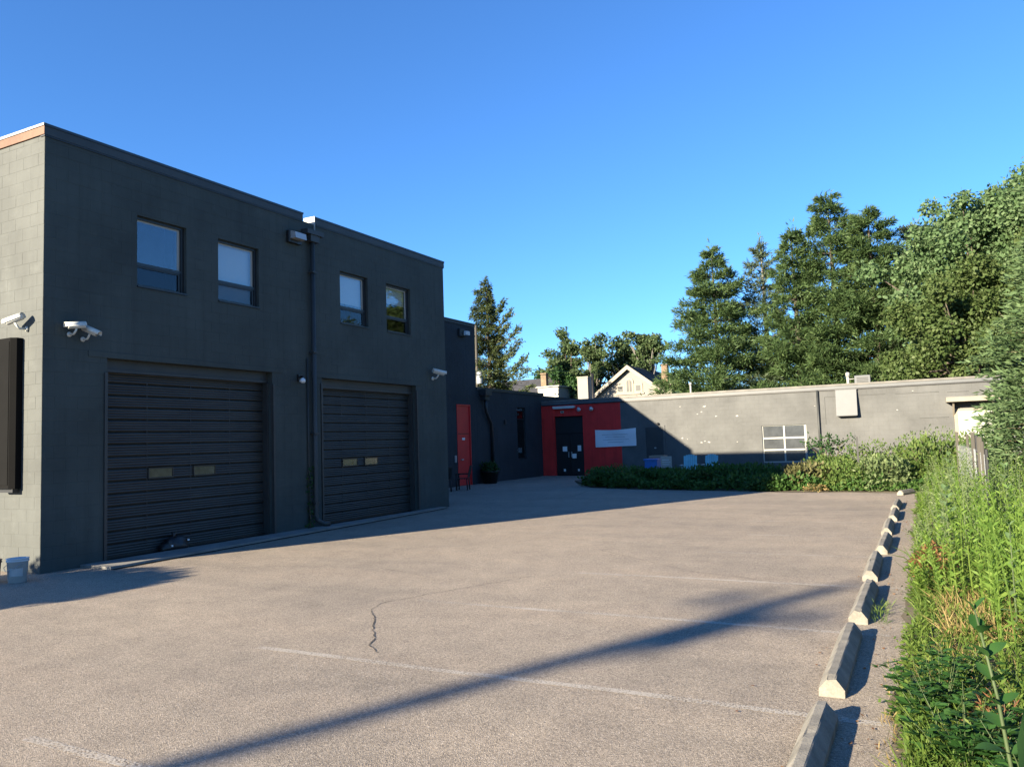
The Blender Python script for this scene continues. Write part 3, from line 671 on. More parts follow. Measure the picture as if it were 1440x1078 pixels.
t = MB(); t.tube([(-4.2, YB-.07, 3.75), (-4.2, YB-.07, .1)], .05, 8); t.build('downspout', M['dark_trim'], wg)
t = MB(); t.box(-12.42, -11.52, YB-.02, YB+.004, 0, 2.36); d_ = t.build('door', M['dark_trim'], wg); tag(d_, 'plain grey painted side door')
t = MB(); t.box(-12.52, -12.423, YB-.032, YB+.002, 0, 2.45); t.box(-11.517, -11.42, YB-.032, YB+.002, 0, 2.45); t.box(-12.423, -11.517, YB-.032, YB+.002, 2.363, 2.45); t.build('door_frame', M['grey_wing'], d_)
t = MB(); t.box(-12.0, -11.9, YB-.03, YB-.021, 1.3, 1.36); t.build('handle', M['galv'], d_)
t = MB(); t.tube([(-11.75, YB-.09, 2.53), (-11.75, YB+.002, 2.53)], .06, 8); t.build('pipe_stub', M['black'], wg)
for xa, xb, z in ((-3.9, -3.35, 3.42), (-2.5, -1.4, 3.42), (-1.0, .7, 3.40), (1.0, 1.8, 3.36), (-.1, 1.0, 2.3)):
    t = MB(); t.box(xa, xb, YB-.012, YB+.002, z, z+.018); t.build('conduit', M['dark_trim'], wg)
t = MB(); t.box(-3.92, -3.90, YB-.012, YB+.002, 2.2, 3.42); t.build('conduit', M['dark_trim'], wg)
# bare white patches where old fixings were pulled off
pr = random.Random(8); pm = MB()
for (x, z, s) in [(-10.6, 3.33, .10), (-9.55, 3.02, .14), (-9.4, 3.28, .19), (-9.75, 2.92, .09), (-8.85, 2.78, .11), (-7.85, 2.76, .14), (-10.55, 1.78, .14), (-10.3, 1.72, .08), (-9.62, 1.53, .14), (-9.45, 1.6, .12), (-9.25, 1.55, .15), (-7.9, 1.52, .10), (-10.45, 1.42, .07), (-4.35, 3.05, .08), (-.95, 2.7, .10), (-.3, 3.5, .08), (-12.05, 1.62, .06)]:
    n = 9; rr = [s*pr.uniform(.3, 1)*.5 for _ in range(n)]
    pm.add([(x+rr[i]*math.cos(6.283*i/n)*1.2, YB-.0065, z+rr[i]*math.sin(6.283*i/n)*.7) for i in range(n)], [tuple(range(n))])
o = pm.build('paint_patch', M['patch'], wg); o['kind'] = 'stuff'
# vent box, hood, rooftop units
v = thing('wall_vent', 'grey sheet metal vent box mounted high on the rear wing wall', 'vent', (-2.97, YB, 2.54))
t = MB(); t.prism([(YB, 2.54), (YB, 3.70), (YB-.12, 3.70), (YB-.30, 2.56), (YB-.30, 2.54)], 'x', -3.42, -2.55); t.build('hood', M['ventgrey'], v)
t = MB(); t.box(-3.38, -2.59, YB-.28, YB-.02, 2.515, 2.538); t.build('grille', M['black'], v)
t = MB(); t.box(-3.44, -2.53, YB-.13, YB+.001, 3.703, 3.725); t.build('flange', M['ventgrey'], v)
v = thing('door_canopy', 'cream board canopy over white door behind the conifer', 'canopy', (1.7, YB, 2.8))
t = MB(); t.box(.92, 2.9, YB-.75, YB-.005, 2.93, 3.10); t.build('canopy_board', M['cream'], v)
t = MB(); t.box(.92, 2.9, YB-.76, YB-.005, 3.103, 3.13); t.build('canopy_cap', M['siding'], v)
for x in (1.15, 2.6):
    t = MB(); t.prism([(YB-.005, 2.3), (YB-.005, 2.93), (YB-.55, 2.93), (YB-.5, 2.85)], 'x', x, x+.07); t.build('bracket', M['cream'], v)
v = thing('white_door', 'white panelled door under the cream canopy half hidden by conifer', 'door', (1.9, YB, 0))
t = MB(); t.box(1.32, 2.6, YB-.06, YB-.008, 0, 2.55); t.build('door_leaf', M['pvc'], v)
t = MB(); t.box(1.2, 1.317, YB-.08, YB-.007, 0, 2.65); t.box(2.603, 2.72, YB-.08, YB-.007, 0, 2.65); t.box(1.317, 2.603, YB-.08, YB-.007, 2.553, 2.65); t.build('door_frame', M['cream'], v)
t = MB(); [t.box(xa, xa+.46, YB-.07, YB-.062, za, za+hh) for xa in (1.42, 2.03) for za, hh in ((.2, .8), (1.15, .55), (1.8, .6))]; t.build('raised_panels', M['pvc'], v)
v = thing('rooftop_unit', 'small grey air handling box on the rear wing roof', 'roof unit', (-2.4, 41, 3.76))
t = MB(); t.box(-2.76, -2.06, 40.7, 41.3, 3.95, 4.47, .02); t.build('cabinet', M['ventgrey'], v)
t = MB(); [t.box(-2.66, -2.16, 40.688, 40.7, 4.05+.07*i, 4.09+.07*i) for i in range(5)]; t.build('louver', M['dark_trim'], v)
t = MB(); [t.box(x, x+.08, 40.75, 41.25, 3.76, 3.952) for x in (-2.72, -2.18)]; t.build('curb_rail', M['dark_trim'], v)
t = MB(); t.tube([(-3.0, 41, 4.33), (-2.75, 41, 4.33)], .02, 6); t.build('pipe_arm', M['pvc'], v)
v = thing('vent_pipe', 'white roof vent pipe left of the rooftop unit', 'vent pipe', (-3.05, 41, 3.76))
t = MB(); t.tube([(-3.06, 41, 3.76), (-3.06, 41, 4.62)], .07, 8); t.build('pipe', M['pvc'], v)
t = MB(); t.lathe((-3.06, 41, 4.45), [(.10, 0), (.10, .18), (.04, .22)], 10); t.build('pipe_cap', M['pvc'], v)
v = thing('vent_pipe', 'thin pale roof vent pipe in front of the leftmost pine', 'vent pipe', (-10.95, 42, 3.76))
t = MB(); t.tube([(-10.95, 42, 3.76), (-10.95, 42, 4.62)], .05, 8); t.build('pipe', M['pvc'], v)
t = MB(); t.lathe((-10.95, 42, 4.6), [(.09, 0), (.09, .08), (.03, .14)], 10); t.build('pipe_cap', M['pvc'], v)

# fixtures on the walls
def bullet_camera(base, wall_n, aim, label, s=1.0):
    bx = Vector(base); n = Vector(wall_n).normalized(); aim = Vector(aim).normalized()
    c = thing('security_camera', label, 'camera', tuple(bx), 'security cameras on the building walls')
    elbow = bx+n*.17*s; top = elbow+n*.05*s+Vector((0, 0, .11*s))
    t = MB(); t.tube([bx+n*.001, bx+n*.03*s], [.055*s, .05*s], 12); t.build('wall_plate', M['white_metal'], c)
    t = MB(); t.tube([bx+n*.02*s, elbow-n*.03*s, elbow+Vector((0, 0, .03*s)), top], .022*s, 8); t.build('bracket', M['white_metal'], c)
    ce = top+Vector((0, 0, .065*s)); a0 = ce-aim*.17*s; a1 = ce+aim*.17*s
    t = MB(); t.tube([a0, a0+aim*.02*s, a1-aim*.02*s, a1], [.055*s, .068*s, .068*s, .064*s], 14); h = t.build('housing', M['white_metal'], c)
    # sun shield: curved plate over the top, reaching past the lens
    side = aim.cross(Vector((0, 0, 1))).normalized(); up_ = side.cross(aim).normalized()
    vs_ = []; K = 9
    for rr in (.074*s, .080*s):
        for e in (a0-aim*.01*s, a1+aim*.06*s):
            for k in range(K):
                th = math.radians(-15+210*k/(K-1)); vs_.append(e+side*math.cos(th)*rr+up_*math.sin(th)*rr)
    fs = []
    for k in range(K-1):
        fs += [(k, k+1, K+k+1, K+k), (2*K+k+1, 2*K+k, 3*K+k, 3*K+k+1), (k+1, k, 2*K+k, 2*K+k+1), (K+k, K+k+1, 3*K+k+1, 3*K+k)]
    fs += [(0, K, 3*K, 2*K), (K-1, 2*K-1, 4*K-1, 3*K-1)]
    t = MB(); t.add(vs_, fs, True); t.build('sun_shield', M['white_metal'], c)
    t = MB(); t.tube([a1, a1+aim*.006*s], .050*s, 14); t.build('lens', M['lens'], c)
    return c
bullet_camera((-13.05, Y0, 3.98), (-.25, -1, 0), (-.93, -.35, -.30), 'cream security camera high on the sunlit end wall', .85)
bullet_camera((FX, 8.27, 3.90), (1, .1, 0), (-.32, -.93, -.12), 'left of the white camera pair at the building corner', .80)
bullet_camera((FX, 8.51, 3.84), (1, .1, 0), (.80, .38, -.42), 'right of the white camera pair at the building corner', .80)
bullet_camera((FX, 19.36, 3.78), (1, 0, 0), (.60, .74, -.22), 'white camera right of the farther overhead door', 1.0)
v = thing('wall_pack_light', 'grey wall pack light beside the collector box near the roof', 'wall light', (FX, 13.6, 6.7))
t = MB(); t.box(FX+.001, FX+.10, 13.42, 13.84, 6.58, 6.86, .015); t.build('back_box', M['black'], v)
t = MB(); t.prism([(FX+.10, 6.66), (FX+.10, 6.84), (FX+.24, 6.80), (FX+.26, 6.66)], 'y', 13.46, 13.82); t.build('lens_cover', M['galv'], v)
v = thing('bell_lamp', 'small clear lamp on the pier between the two overhead doors', 'wall light', (FX, 13.75, 3.5))
t = MB(); t.box(FX+.001, FX+.05, 13.72, 13.88, 3.40, 3.56); t.build('back_box', M['black'], v)
t = MB(); t.tube([(FX+.04, 13.80, 3.50), (FX+.12, 13.78, 3.50), (FX+.15, 13.75, 3.46)], .03, 8); t.build('arm', M['black'], v)
t = MB(); t.lathe((FX+.16, 13.73, 3.38), [(.03, -.03), (.065, -.005), (.07, .03), (.05, .07), (.02, .09)], 12); t.build('lamp_bulb', M['lamp_lens'], v)
v = thing('wall_pack_light', 'small black floodlight high on the set back office wall', 'wall light', (PB, 30.3, 6.85))
t = MB(); t.box(PB+.001, PB+.12, 30.0, 30.5, 6.65, 7.0, .02); t.build('back_box', M['black'], v)
t = MB(); t.box(PB+.121, PB+.28, 30.3, 30.62, 6.72, 6.9, .02); t.build('lens_cover', M['lamp_lens'], v)
v = thing('strip_light', 'long white strip light under the eave over the black doors', 'wall light', (-16.9, YB, 3.5))
t = MB(); t.box(-17.45, -16.2, YB-.20, YB-.003, 3.56, 3.66, .015); t.build('housing', M['white_metal'], v)
t = MB(); t.box(-17.4, -16.25, YB-.19, YB-.02, 3.53, 3.558); t.build('diffuser', M['lamp_lens'], v)
for x, lb in ((-16.0, 'left of two floodlights under the eave of the red wall'), (-15.3, 'right of two floodlights under the eave of the red wall')):
    v = thing('floodlight', lb, 'floodlight', (x, YB, 3.5), 'twin floodlights over the entrance')
    t = MB(); t.tube([(x, YB, 3.56), (x, YB-.10, 3.54), (x+.05, YB-.14, 3.48)], .025, 8); t.build('arm', M['galv'], v)
    t = MB(); t.tube([(x+.0, YB-.10, 3.52), (x+.10, YB-.26, 3.42)], [.06, .11], 12); t.build('lamp_head', M['galv'], v)
    t = MB(); t.tube([(x+.10, YB-.26, 3.42), (x+.104, YB-.266, 3.416)], [.10, .10], 12); t.build('lens_cover', M['lamp_lens'], v)
v = thing('doorbell_box', 'tiny white sensor box above the black doors', 'sensor', (-16.95, YB, 3.3))
t = MB(); t.box(-17.04, -16.86, YB-.06, YB-.003, 3.30, 3.42, .012); t.build('case', M['pvc'], v)
t = MB(); t.box(-16.99, -16.91, YB-.066, YB-.06, 3.33, 3.38); t.build('sensor_eye', M['lens'], v)

# sign box on the end wall
v = thing('sign_box', 'tall narrow black sign box mounted on the sunlit end wall', 'sign', (-13.36, Y0, 1.3))
t = MB(); t.prism([(-13.62, Y0-.16), (-13.25, Y0-.16), (-13.17, Y0-.10), (-13.17, Y0-.002), (-13.62, Y0-.002)], 'z', 1.36, 3.84); t.build('cabinet', M['flat_black'], v)
t = MB(); t.box(-13.60, -13.27, Y0-.168, Y0-.161, 1.42, 3.78); t.build('face', M['flat_black'], v)
t = MB(); t.box(-13.56, -13.2, Y0-.12, Y0-.03, 1.30, 1.358); t.build('mounting_rail', M['black'], v)

# banner, notices
v = MB(); nx, nz = 14, 6; P = []
for j in range(nz+1):
    for i in range(nx+1):
        u, w_ = i/nx, j/nz; x = -15.12+u*2.2; z = 1.44+w_*.9-.03*(1-w_)*math.sin(u*3.1)*0+.03*u-.05*math.sin(math.pi*u)*w_
        P.append((x, YB-.045-.02*math.sin(u*9+w_*2)-.012*math.sin(w_*7+u*3), z))
v.add(P, [(j*(nx+1)+i, j*(nx+1)+i+1, (j+1)*(nx+1)+i+1, (j+1)*(nx+1)+i) for j in range(nz) for i in range(nx)], True)
bt = thing('wall_banner', 'white cloth banner hung across the red wall edge', 'banner', (-14, YB, 1.44))
v.build('cloth', M['banner'], bt)
t = MB()
for r_, (a_, b_2) in enumerate([(-14.75, -13.35), (-14.6, -13.5), (-14.7, -13.3), (-14.45, -13.6)]):
    zz = 2.05-r_*.13; k = 16; pts = []
    for sgn in (0, 1):
        for i in range(k+1):
            x = a_+(b_2-a_)*i/k; u = (x+15.12)/2.2; z = zz+sgn*.045; w_ = (z-1.44)/.9
            pts.append((x, YB-.050-.02*math.sin(u*9+w_*2)-.012*math.sin(w_*7+u*3), z))
    t.add(pts, [(i, i+1, i+k+2, i+k+1) for i in range(k)])
t.build('faded_print', M['print'], bt)
for i, (x, z, w_, h_, lb) in enumerate([(-16.95, 1.40, .26, .26, 'white notice on the left leaf of the black doors'), (-16.12, 1.42, .20, .30, 'upper white notice on the right leaf of the black doors'), (-16.42, 1.02, .24, .24, 'lower white notice on the right leaf of the black doors'), (-17.0, .28, .12, .12, 'small pale sticker low on the left black door'), (-16.2, .28, .10, .12, 'small pale sticker low on the right black door')]):
    t = MB(); t.box(x-w_/2, x+w_/2, YB+.146, YB+.151, z-h_/2, z+h_/2)
    if i < 3:
        for k in range(3): t.box(x-w_/2*.7, x+w_/2*.7, YB+.1445, YB+.146, z-h_*.3+k*h_*.25, z-h_*.3+k*h_*.25+.02)
    tag(t.build('paper_notice', M['paper'], loc=(x, YB+.15, z)), lb, 'notice', 'notices taped to the black doors')

# ------------------------------------------------------------------ wheel stops
def stop_mesh(L, seed):
    r = random.Random(seed); prof = [(-.090, 0), (-.090, .052), (-.034, .128), (-.026, .133), (.026, .133), (.034, .128), (.090, .052), (.090, 0)]
    b = MB(); n = 18; k = len(prof); vs_ = []
    for i in range(n+1):
        y = L*i/n; e = .012 if i in (0, n) else 0
        for j, (x, z) in enumerate(prof): vs_.append((x*(1-e*4)+r.uniform(-.0010, .0010), y+(.008 if i == 0 else -.008 if i == n else 0)*(z > .05), max(0, z-e*.5*(z > .1)+r.uniform(-.0010, .0010)*(z > 0))))
    for q in range(6):                                   # chipped arrises
        i, j = r.choice([0, n, r.randrange(n+1)]), r.choice([2, 5, 3, 4]); x, y, z = vs_[i*k+j]; vs_[i*k+j] = (x*.86, y, z-r.uniform(.004, .016))
    fs = [(i*k+j, (i+1)*k+j, (i+1)*k+j+1, i*k+j+1) for i in range(n) for j in range(k-1)]
    fs += [tuple(range(k)), tuple(range(n*k+k-1, n*k-1, -1))]
    b.add(vs_, fs); me = b.mesh('wheel_stop', M['concrete'])
    import bmesh
    bm = bmesh.new(); bm.from_mesh(me); bmesh.ops.recalc_face_normals(bm, faces=bm.faces); bm.to_mesh(me); bm.free(); return me
lbs = ['concrete wheel stop nearest the camera, cut by the bottom edge', 'second concrete wheel stop counting from the camera', 'third concrete wheel stop from the camera with grass at its back', 'fourth concrete wheel stop from the camera, shaded by the pole shadow', 'fifth concrete wheel stop from the camera, fully sunlit', 'sixth concrete wheel stop counting from the camera', 'seventh concrete wheel stop counting from the camera', 'eighth concrete wheel stop, last of the straight row', 'far pale wheel stop standing askew at the shrubs']
for i, (y, rz) in enumerate([(3.70, .0), (6.03, .004), (8.36, -.004), (10.74, .01), (13.12, -.006), (15.48, .006), (17.86, .0), (20.25, -.01), (24.95, -.35)]):
    o = link('wheel_stop', stop_mesh(1.83 if i < 8 else .9, i), None, ((-.685+[0, .0, .012, -.014, .01, -.008, .012, -.01][i]) if i < 8 else -.70, y, .0)); o.rotation_euler = (0, 0, rz)
    tag(o, lbs[i], 'wheel stop', 'concrete wheel stops along the planting')

# ------------------------------------------------------------------ small things by the walls
def pail(name, x, y, r, h, m, label, cat, handle=True):
    p = thing(name, label, cat, (x, y, 0))
    t = MB(); t.lathe((x, y, 0), [(r*.86, .003), (r*.98, h*.86), (r*1.06, h*.865), (r*1.06, h*.92), (r, h*.925), (r*1.0, h), (r*.94, h), (r*.92, h*.6), (r*.84, .03)], 20, capt=True); t.build('pail_body', m, p)
    t = MB(); t.lathe((x, y, 0), [(r*1.0, h), (r*1.07, h), (r*1.07, h*.965)], 20, capb=False, capt=False); t.build('rim', m, p)
    if handle:
        t = MB(); t.tube([(x-r*1.05, y, h*.86), (x-r*.9, y-r*.9, h*.62), (x, y-r*1.2, h*.5), (x+r*.9, y-r*.9, h*.62), (x+r*1.05, y, h*.86)], .004, 6); t.build('handle', M['galv'], p)
    return p
p = pail('plastic_pail', -12.22, 7.22, .145, .36, M['bucket'], 'white plastic pail at the foot of the sunlit end wall', 'bucket')
t = MB(); 
for k in range(7):
    a = math.radians(-75+k*12); r = .1445
    if k < 6:
        a2 = a+math.radians(12); t.add([(-12.22+r*math.cos(a), 7.22+r*math.sin(a), .1), (-12.22+r*math.cos(a2), 7.22+r*math.sin(a2), .1), (-12.22+r*1.01*math.cos(a2), 7.22+r*1.01*math.sin(a2), .22), (-12.22+r*1.01*math.cos(a), 7.22+r*1.01*math.sin(a), .22)], [(0, 1, 2, 3)])
t.build('label_sticker', M['galv'], p)
pail('nursery_pot', -12.62, 7.03, .16, .34, M['black'], 'black plastic pot beside the white pail', 'pot', False)
# black bag slumped against the nearer door
bag = MB(); K, R_ = 14, 8; rr = random.Random(4); vs_ = []
for j in range(R_+1):
    th = math.pi/2*j/R_
    for i in range(K):
        a = 6.283*i/K; w_ = 1+.16*math.sin(3*a+j)+rr.uniform(-.07, .07)
        vs_.append((-12.78+.17*math.cos(th)*math.cos(a)*w_, 10.50+.30*math.cos(th)*math.sin(a)*w_, .046+.25*math.sin(th)*(1+rr.uniform(-.05, .05))))
bag.add(vs_, [(j*K+i, j*K+(i+1) % K, (j+1)*K+(i+1) % K, (j+1)*K+i) for j in range(R_) for i in range(K)]+[tuple(range(K-1, -1, -1))], True)
v = thing('rubbish_bag', 'small black bag slumped at the foot of the nearer overhead door', 'bag', (-12.78, 10.5, .046))
bag.build('bag_body', M['black'], v)
t = MB(); t.lathe((-12.76, 10.46, .27), [(.05, 0), (.025, .03), (.05, .075), (.02, .09)], 9); t.build('bag_knot', M['black'], v)
for dy, dz in ((-.2, .08), (.17, .15)):
    t = MB(); t.box(-12.625, -12.60, 10.485+dy, 10.515+dy, .046+dz-.015, .046+dz+.015); t.build('tag', M['paper'], v)
# two black slatted chairs by the red door
def patio_chair(x, y, rz, label):
    c = thing('patio_chair', label, 'chair', (0, 0, 0), 'black patio chairs by the red door')
    for sx in (-1, 1):
        for sy in (-1, 1):
            t = MB(); t.tube([(sx*.24, sy*.22, 0), (sx*.23, sy*.2, .46)], .026, 6); t.build('leg', M['black'], c)
    for k in range(5):
        t = MB(); yy_ = -.23+k*.1; t.box(-.25, .25, yy_, yy_+.075, .45, .472); t.build('seat_slat', M['black'], c)
    for k in range(5):
        t = MB(); x_ = -.24+k*.1; t.frame_box((x_, .24, .50), (1, 0, 0), (0, .22, .975), (0, -.975, .22), 0, .088, 0, .48, 0, .018); t.build('back_slat', M['black'], c)
    t = MB(); t.box(-.25, .25, .33, .355, .93, .98); t.build('back_rail', M['black'], c)
    for sx in (-1, 1):
        t = MB(); t.box(sx*.27-.035, sx*.27+.035, -.25, .28, .63, .665); t.tube([(sx*.27, -.22, .0), (sx*.27, -.22, .64)], .024, 6); t.build('armrest', M['black'], c)
    c.location = (x, y, 0); c.rotation_euler = (0, 0, rz); return c
patio_chair(-16.75, 26.2, math.radians(-115), 'nearer black slatted chair half hidden by the garage corner')
patio_chair(-16.55, 27.4, math.radians(-70), 'farther black slatted chair in front of the red door')

# ------------------------------------------------------------------ vegetation helpers
def sph(n):
    return norm(rng.normal(size=(n, 3)))
def shell_leaves(centers, radii, n, L, W, flat=.8, inner=.45, up=.35):
    """leaves through the outer part of a set of blobs"""
    centers = np.asarray(centers, float); radii = np.asarray(radii, float)
    p = radii**2; idx = rng.choice(len(centers), n, p=p/p.sum())
    d = sph(n); r = radii[idx]*(inner+(1-inner)*rng.random(n)**.55)*(1+.22*rng.normal(size=n))
    P = centers[idx]+d*r[:, None]*np.array([1, 1, flat])
    D = norm(d*.5+sph(n)*.9+np.array([0, 0, -.15])); nr = norm(d*.55+np.array([0, 0, up])+sph(n)*.55)
    s = rng.uniform(.65, 1.25, n)
    return leaves(P, D, L*s, W*s, nr)
def broadleaf(name, x, y, h, cr, zb, n, L, m, label, group, blobs=16, fork=.35, bark='bark', flat=.8, spread=1.0, rb=(.26, .42), cat='tree', chain=False):
    t = thing(name, label, cat, (x, y, 0), group)
    ph = rng.random(3)*6.28; cz = (zb+h)/2; hz = (h-zb)/2; C_ = []; R_ = []
    for i in range(blobs):
        d = sph(1)[0]; k = rng.random()**.4; az_ = math.atan2(d[1], d[0]); k *= .86+.24*math.sin(3*az_+ph[0])*math.sin(4*d[2]+ph[1])+.12*math.sin(5*az_+7*d[2]+ph[2])
        ax = cr*spread*(1-.25*max(0, d[2])); r = cr*rng.uniform(*rb)
        c = np.array([x, y, cz])+d*k*np.array([max(.1, ax-r*.6), max(.1, ax-r*.6), max(.1, hz-r*flat*.9)])
        C_.append(c); R_.append(r)
    tb = MB(); r0 = .018*h+.05; lean = rng.normal(size=2)*.02*h; zf = zb+(h-zb)*fork
    tr = [(x, y, -.1), (x+lean[0]*.3, y+lean[1]*.3, zf*.5), (x+lean[0], y+lean[1], zf), (x+lean[0]*1.2, y+lean[1]*1.2, max(zf+.4, cz+.25*hz))]
    tb.tube(tr, [r0*1.3, r0, r0*.75, r0*.15], 8); trunk = tb.build('trunk', M[bark], t)
    lb = MB()
    for c in C_:
        s = np.array([x+lean[0]*.8, y+lean[1]*.8, zf*rng.uniform(.72, 1.05)]); mid = (s+c)/2+np.array([0, 0, -.06*h*rng.random()])
        lb.tube([s, mid, c-(c-s)*.06], [r0*.42, r0*.26, r0*.06], 5)
    lb.build('limb', M[bark], t)['kind'] = 'stuff'
    if chain:                                            # leafy clusters along each limb, so crowns read as one airy mass
        for c, r in list(zip(C_, R_)):
            s = np.array([x+lean[0], y+lean[1], min(c[2], zf+.55*(h-zf))])
            for u in (.25, .5, .75):
                C_.append(s+(c-s)*u+rng.normal(size=3)*.22*r+np.array([0, 0, -.15*r])); R_.append(r*rng.uniform(.6, .95))
    foliage('crown', shell_leaves(C_, R_, n, L, L*.36, flat, .2 if chain else .45), M[m], t)
    return t
def conifer(name, x, y, h, rad, zb, label, group, m, gap=.8, per=6, droop=.05, tuft=.36, needles=26, bark='bark', power=.75, tilt=.12, fill=1.0, wid=.045, asym=None, topthin=.25):
    t = thing(name, label, 'tree', (x, y, 0), group)
    tb = MB(); r0 = .014*h+.05; tb.tube([(x, y, -.1), (x+.1, y, h*.5), (x, y, h-.35)], [r0*1.2, r0*.7, .03], 7); tb.build('trunk', M[bark], t)
    bb = MB(); Ps = []; Ds = []
    z = zb
    while z < h-.3:
        zf = (z-zb)/(h-zb); base = rad*(1-zf)**power*(1-topthin*zf)+.25
        kk = max(3, int(per*rng.uniform(.75, 1.2)*(1-.35*zf)))
        a0 = rng.random()*6.28
        for i in range(kk):
            a = a0+6.283*i/kk+rng.normal()*.25; L = base*rng.uniform(.62, 1.12)
            if asym: L *= asym(a, z)
            dv = np.array([math.cos(a), math.sin(a), 0]); zz = z+rng.normal()*gap*.16
            rise = tilt*L*(1-zf*.0)+rng.normal()*.05*L; n = 6
            pts = []
            for k in range(n+1):
                u = k/n; pts.append(np.array([x, y, zz])+dv*L*u+np.array([0, 0, rise*u-droop*L*u*u*2+.10*L*u**4*(1 if droop < .1 else -.4)]))
            bb.tube(pts[:-1:2]+[pts[-1]], [r0*.22*(1-zf)+.015, r0*.13*(1-zf)+.012, .01, .006], 4, caps=False)
            pts = np.array(pts)
            m_ = max(4, int(L*needles*fill)); u = .22+.80*rng.random(m_)**.8
            u = np.clip(u, 0, 1); seg = np.minimum((u*n).astype(int), n-1); fr_ = u*n-seg
            base_p = pts[seg]*(1-fr_)[:, None]+pts[seg+1]*fr_[:, None]
            lat = np.array([-dv[1], dv[0], 0]); w_ = (.10+.30*np.sin(np.clip(u, .0, 1)*2.6))*min(L, 3.2)*.42
            off = rng.normal(size=m_)*w_
            Pp = base_p+lat*off[:, None]+np.array([0, 0, 1])*(rng.normal(size=m_)*.07*min(L, 2)+.04)[:, None]
            Dd = dv*.75+lat*(off/np.maximum(w_, .05)*.5)[:, None]+np.array([0, 0, .28 if droop < .1 else -.3])+rng.normal(size=(m_, 3))*.42
            Ps.append(Pp); Ds.append(Dd)
        z += gap*rng.uniform(.75, 1.2)*(1-.45*zf)
    P = np.concatenate(Ps); D = norm(np.concatenate(Ds)); n = len(P)
    # leader tuft
    k = 60; P = np.concatenate([P, np.array([x, y, h-.5])+rng.normal(size=(k, 3))*np.array([.12, .12, .35])]); D = np.concatenate([D, norm(np.array([0, 0, 1.])+rng.normal(size=(k, 3))*.6)])
    # every tuft is three crossing blades
    V = []
    for j in range(3):
        nr = norm(np.array([0, 0, .8])+rng.normal(size=(len(P), 3))*.8); s = rng.uniform(.6, 1.2, len(P))
        V.append(leaves(P+rng.normal(size=P.shape)*.05, norm(D+rng.normal(size=P.shape)*.35), tuft*s, wid*s, nr))
    bb.build('branches', M[bark], t)['kind'] = 'stuff'
    foliage('crown', np.concatenate(V), M[m], t)
    return t

# ------------------------------------------------------------------ trees
GP = 'tall pines behind the rear wing'
conifer('pine_tree', -12.4, 55, 14.9, 5.0, 3.0, 'dark layered pine at the left end of the pine row', GP, 'pine', gap=1.05, per=8, droop=.05, tuft=.36, wid=.032, needles=73, power=.62)
conifer('pine_tree', -9.3, 56.5, 15.1, 3.7, 3.0, 'pale thin pine with see-through crown, second from the left', GP, 'pine_pale', gap=1.0, per=6, droop=.02, tuft=.36, wid=.032, needles=57, power=.7, tilt=.3, bark='bark_grey')
conifer('pine_tree', -7.0, 54.5, 15.3, 3.2, 3.0, 'mid green pine leaning on the tallest pine', GP, 'pine', gap=.9, per=7, tuft=.36, wid=.032, needles=69, power=.6, tilt=.25)
conifer('pine_tree', -4.7, 55.5, 17.4, 5.0, 3.0, 'tallest broad pine with pointed top in the pine row', GP, 'pine', gap=.95, per=7, tuft=.36, wid=.032, needles=78, power=.55, tilt=.22)
conifer('pine_tree', -2.3, 54.5, 15.8, 4.6, 2.6, 'dense olive pine right of the tallest pine', GP, 'pine', gap=.9, per=7, tuft=.36, wid=.032, needles=78, power=.5, tilt=.2)
conifer('pine_tree', .3, 56.5, 15.0, 4.4, 2.6, 'pine at the right end of the row against the maples', GP, 'pine_pale', gap=.9, per=7, tuft=.36, wid=.032, needles=73, power=.5, tilt=.2)
GM = 'broadleaf trees at the right'
broadleaf('maple_tree', 3.0, 49.5, 15.4, 5.0, 3.5, 62000, .22, 'maple', 'bright green maple rising just right of the pines', GM, 75, rb=(.10, .24), spread=1.12)
broadleaf('maple_tree', 7.2, 48.5, 16.5, 5.6, 4.0, 56000, .22, 'maple', 'tall pale maple cut by the right edge of the photo', GM, 75, rb=(.10, .24), spread=1.12)
broadleaf('oak_tree', 2.2, 45.0, 10.6, 4.2, 2.0, 52000, .19, 'oak', 'dark olive oak standing in front of the maples', GM, 62, rb=(.10, .25), spread=1.1)
broadleaf('oak_tree', 6.6, 43.5, 12.2, 4.4, 2.0, 52000, .19, 'oak', 'brownish olive oak behind the right conifer', GM, 62, rb=(.10, .25), spread=1.1)
def spr_asym(a, z):
    return .62 if math.cos(a-.2) > .35 else 1.0
conifer('spruce_tree', -33.3, 60, 16.2, 4.4, 1.5, 'dark pointed spruce rising behind the set back office', None, 'spruce', gap=.72, per=8, droop=.12, tuft=.34, needles=52, power=.72, tilt=.2, wid=.034, asym=spr_asym)
# bare up-swept limbs on the right flank of the spruce
t_ = [o for o in COL.objects if o.name.startswith('spruce_tree')][0]
bb = MB(); Pn = []; Dn = []
for (xe, ze) in [(-31.3, 13.9), (-30.6, 13.0), (-30.9, 11.9), (-29.9, 11.5), (-29.9, 10.3), (-30.4, 9.6), (-29.3, 9.0), (-29.2, 7.9), (-30.0, 8.2), (-29.0, 6.6)]:
    p1 = np.array([xe, 59.4, ze]); p0 = np.array([-33.2, 60, ze-(1.5+.25*(xe+33.2))]); d = p1-p0; L = float(np.linalg.norm(d)); d = d/L
    bb.tube([p0, p0+d*L*.5+np.array([0, 0, -.12]), p1], [.07, .05, .02], 4)
    k = 260; u = .25+.75*rng.random(k)**.8; q_ = p0+d*(L*u)[:, None]+rng.normal(size=(k, 3))*.15; Pn.append(q_); Dn.append(norm(d+rng.normal(size=(k, 3))*.7))
bb.build('bare_limb', M['bark'], t_)['kind'] = 'stuff'
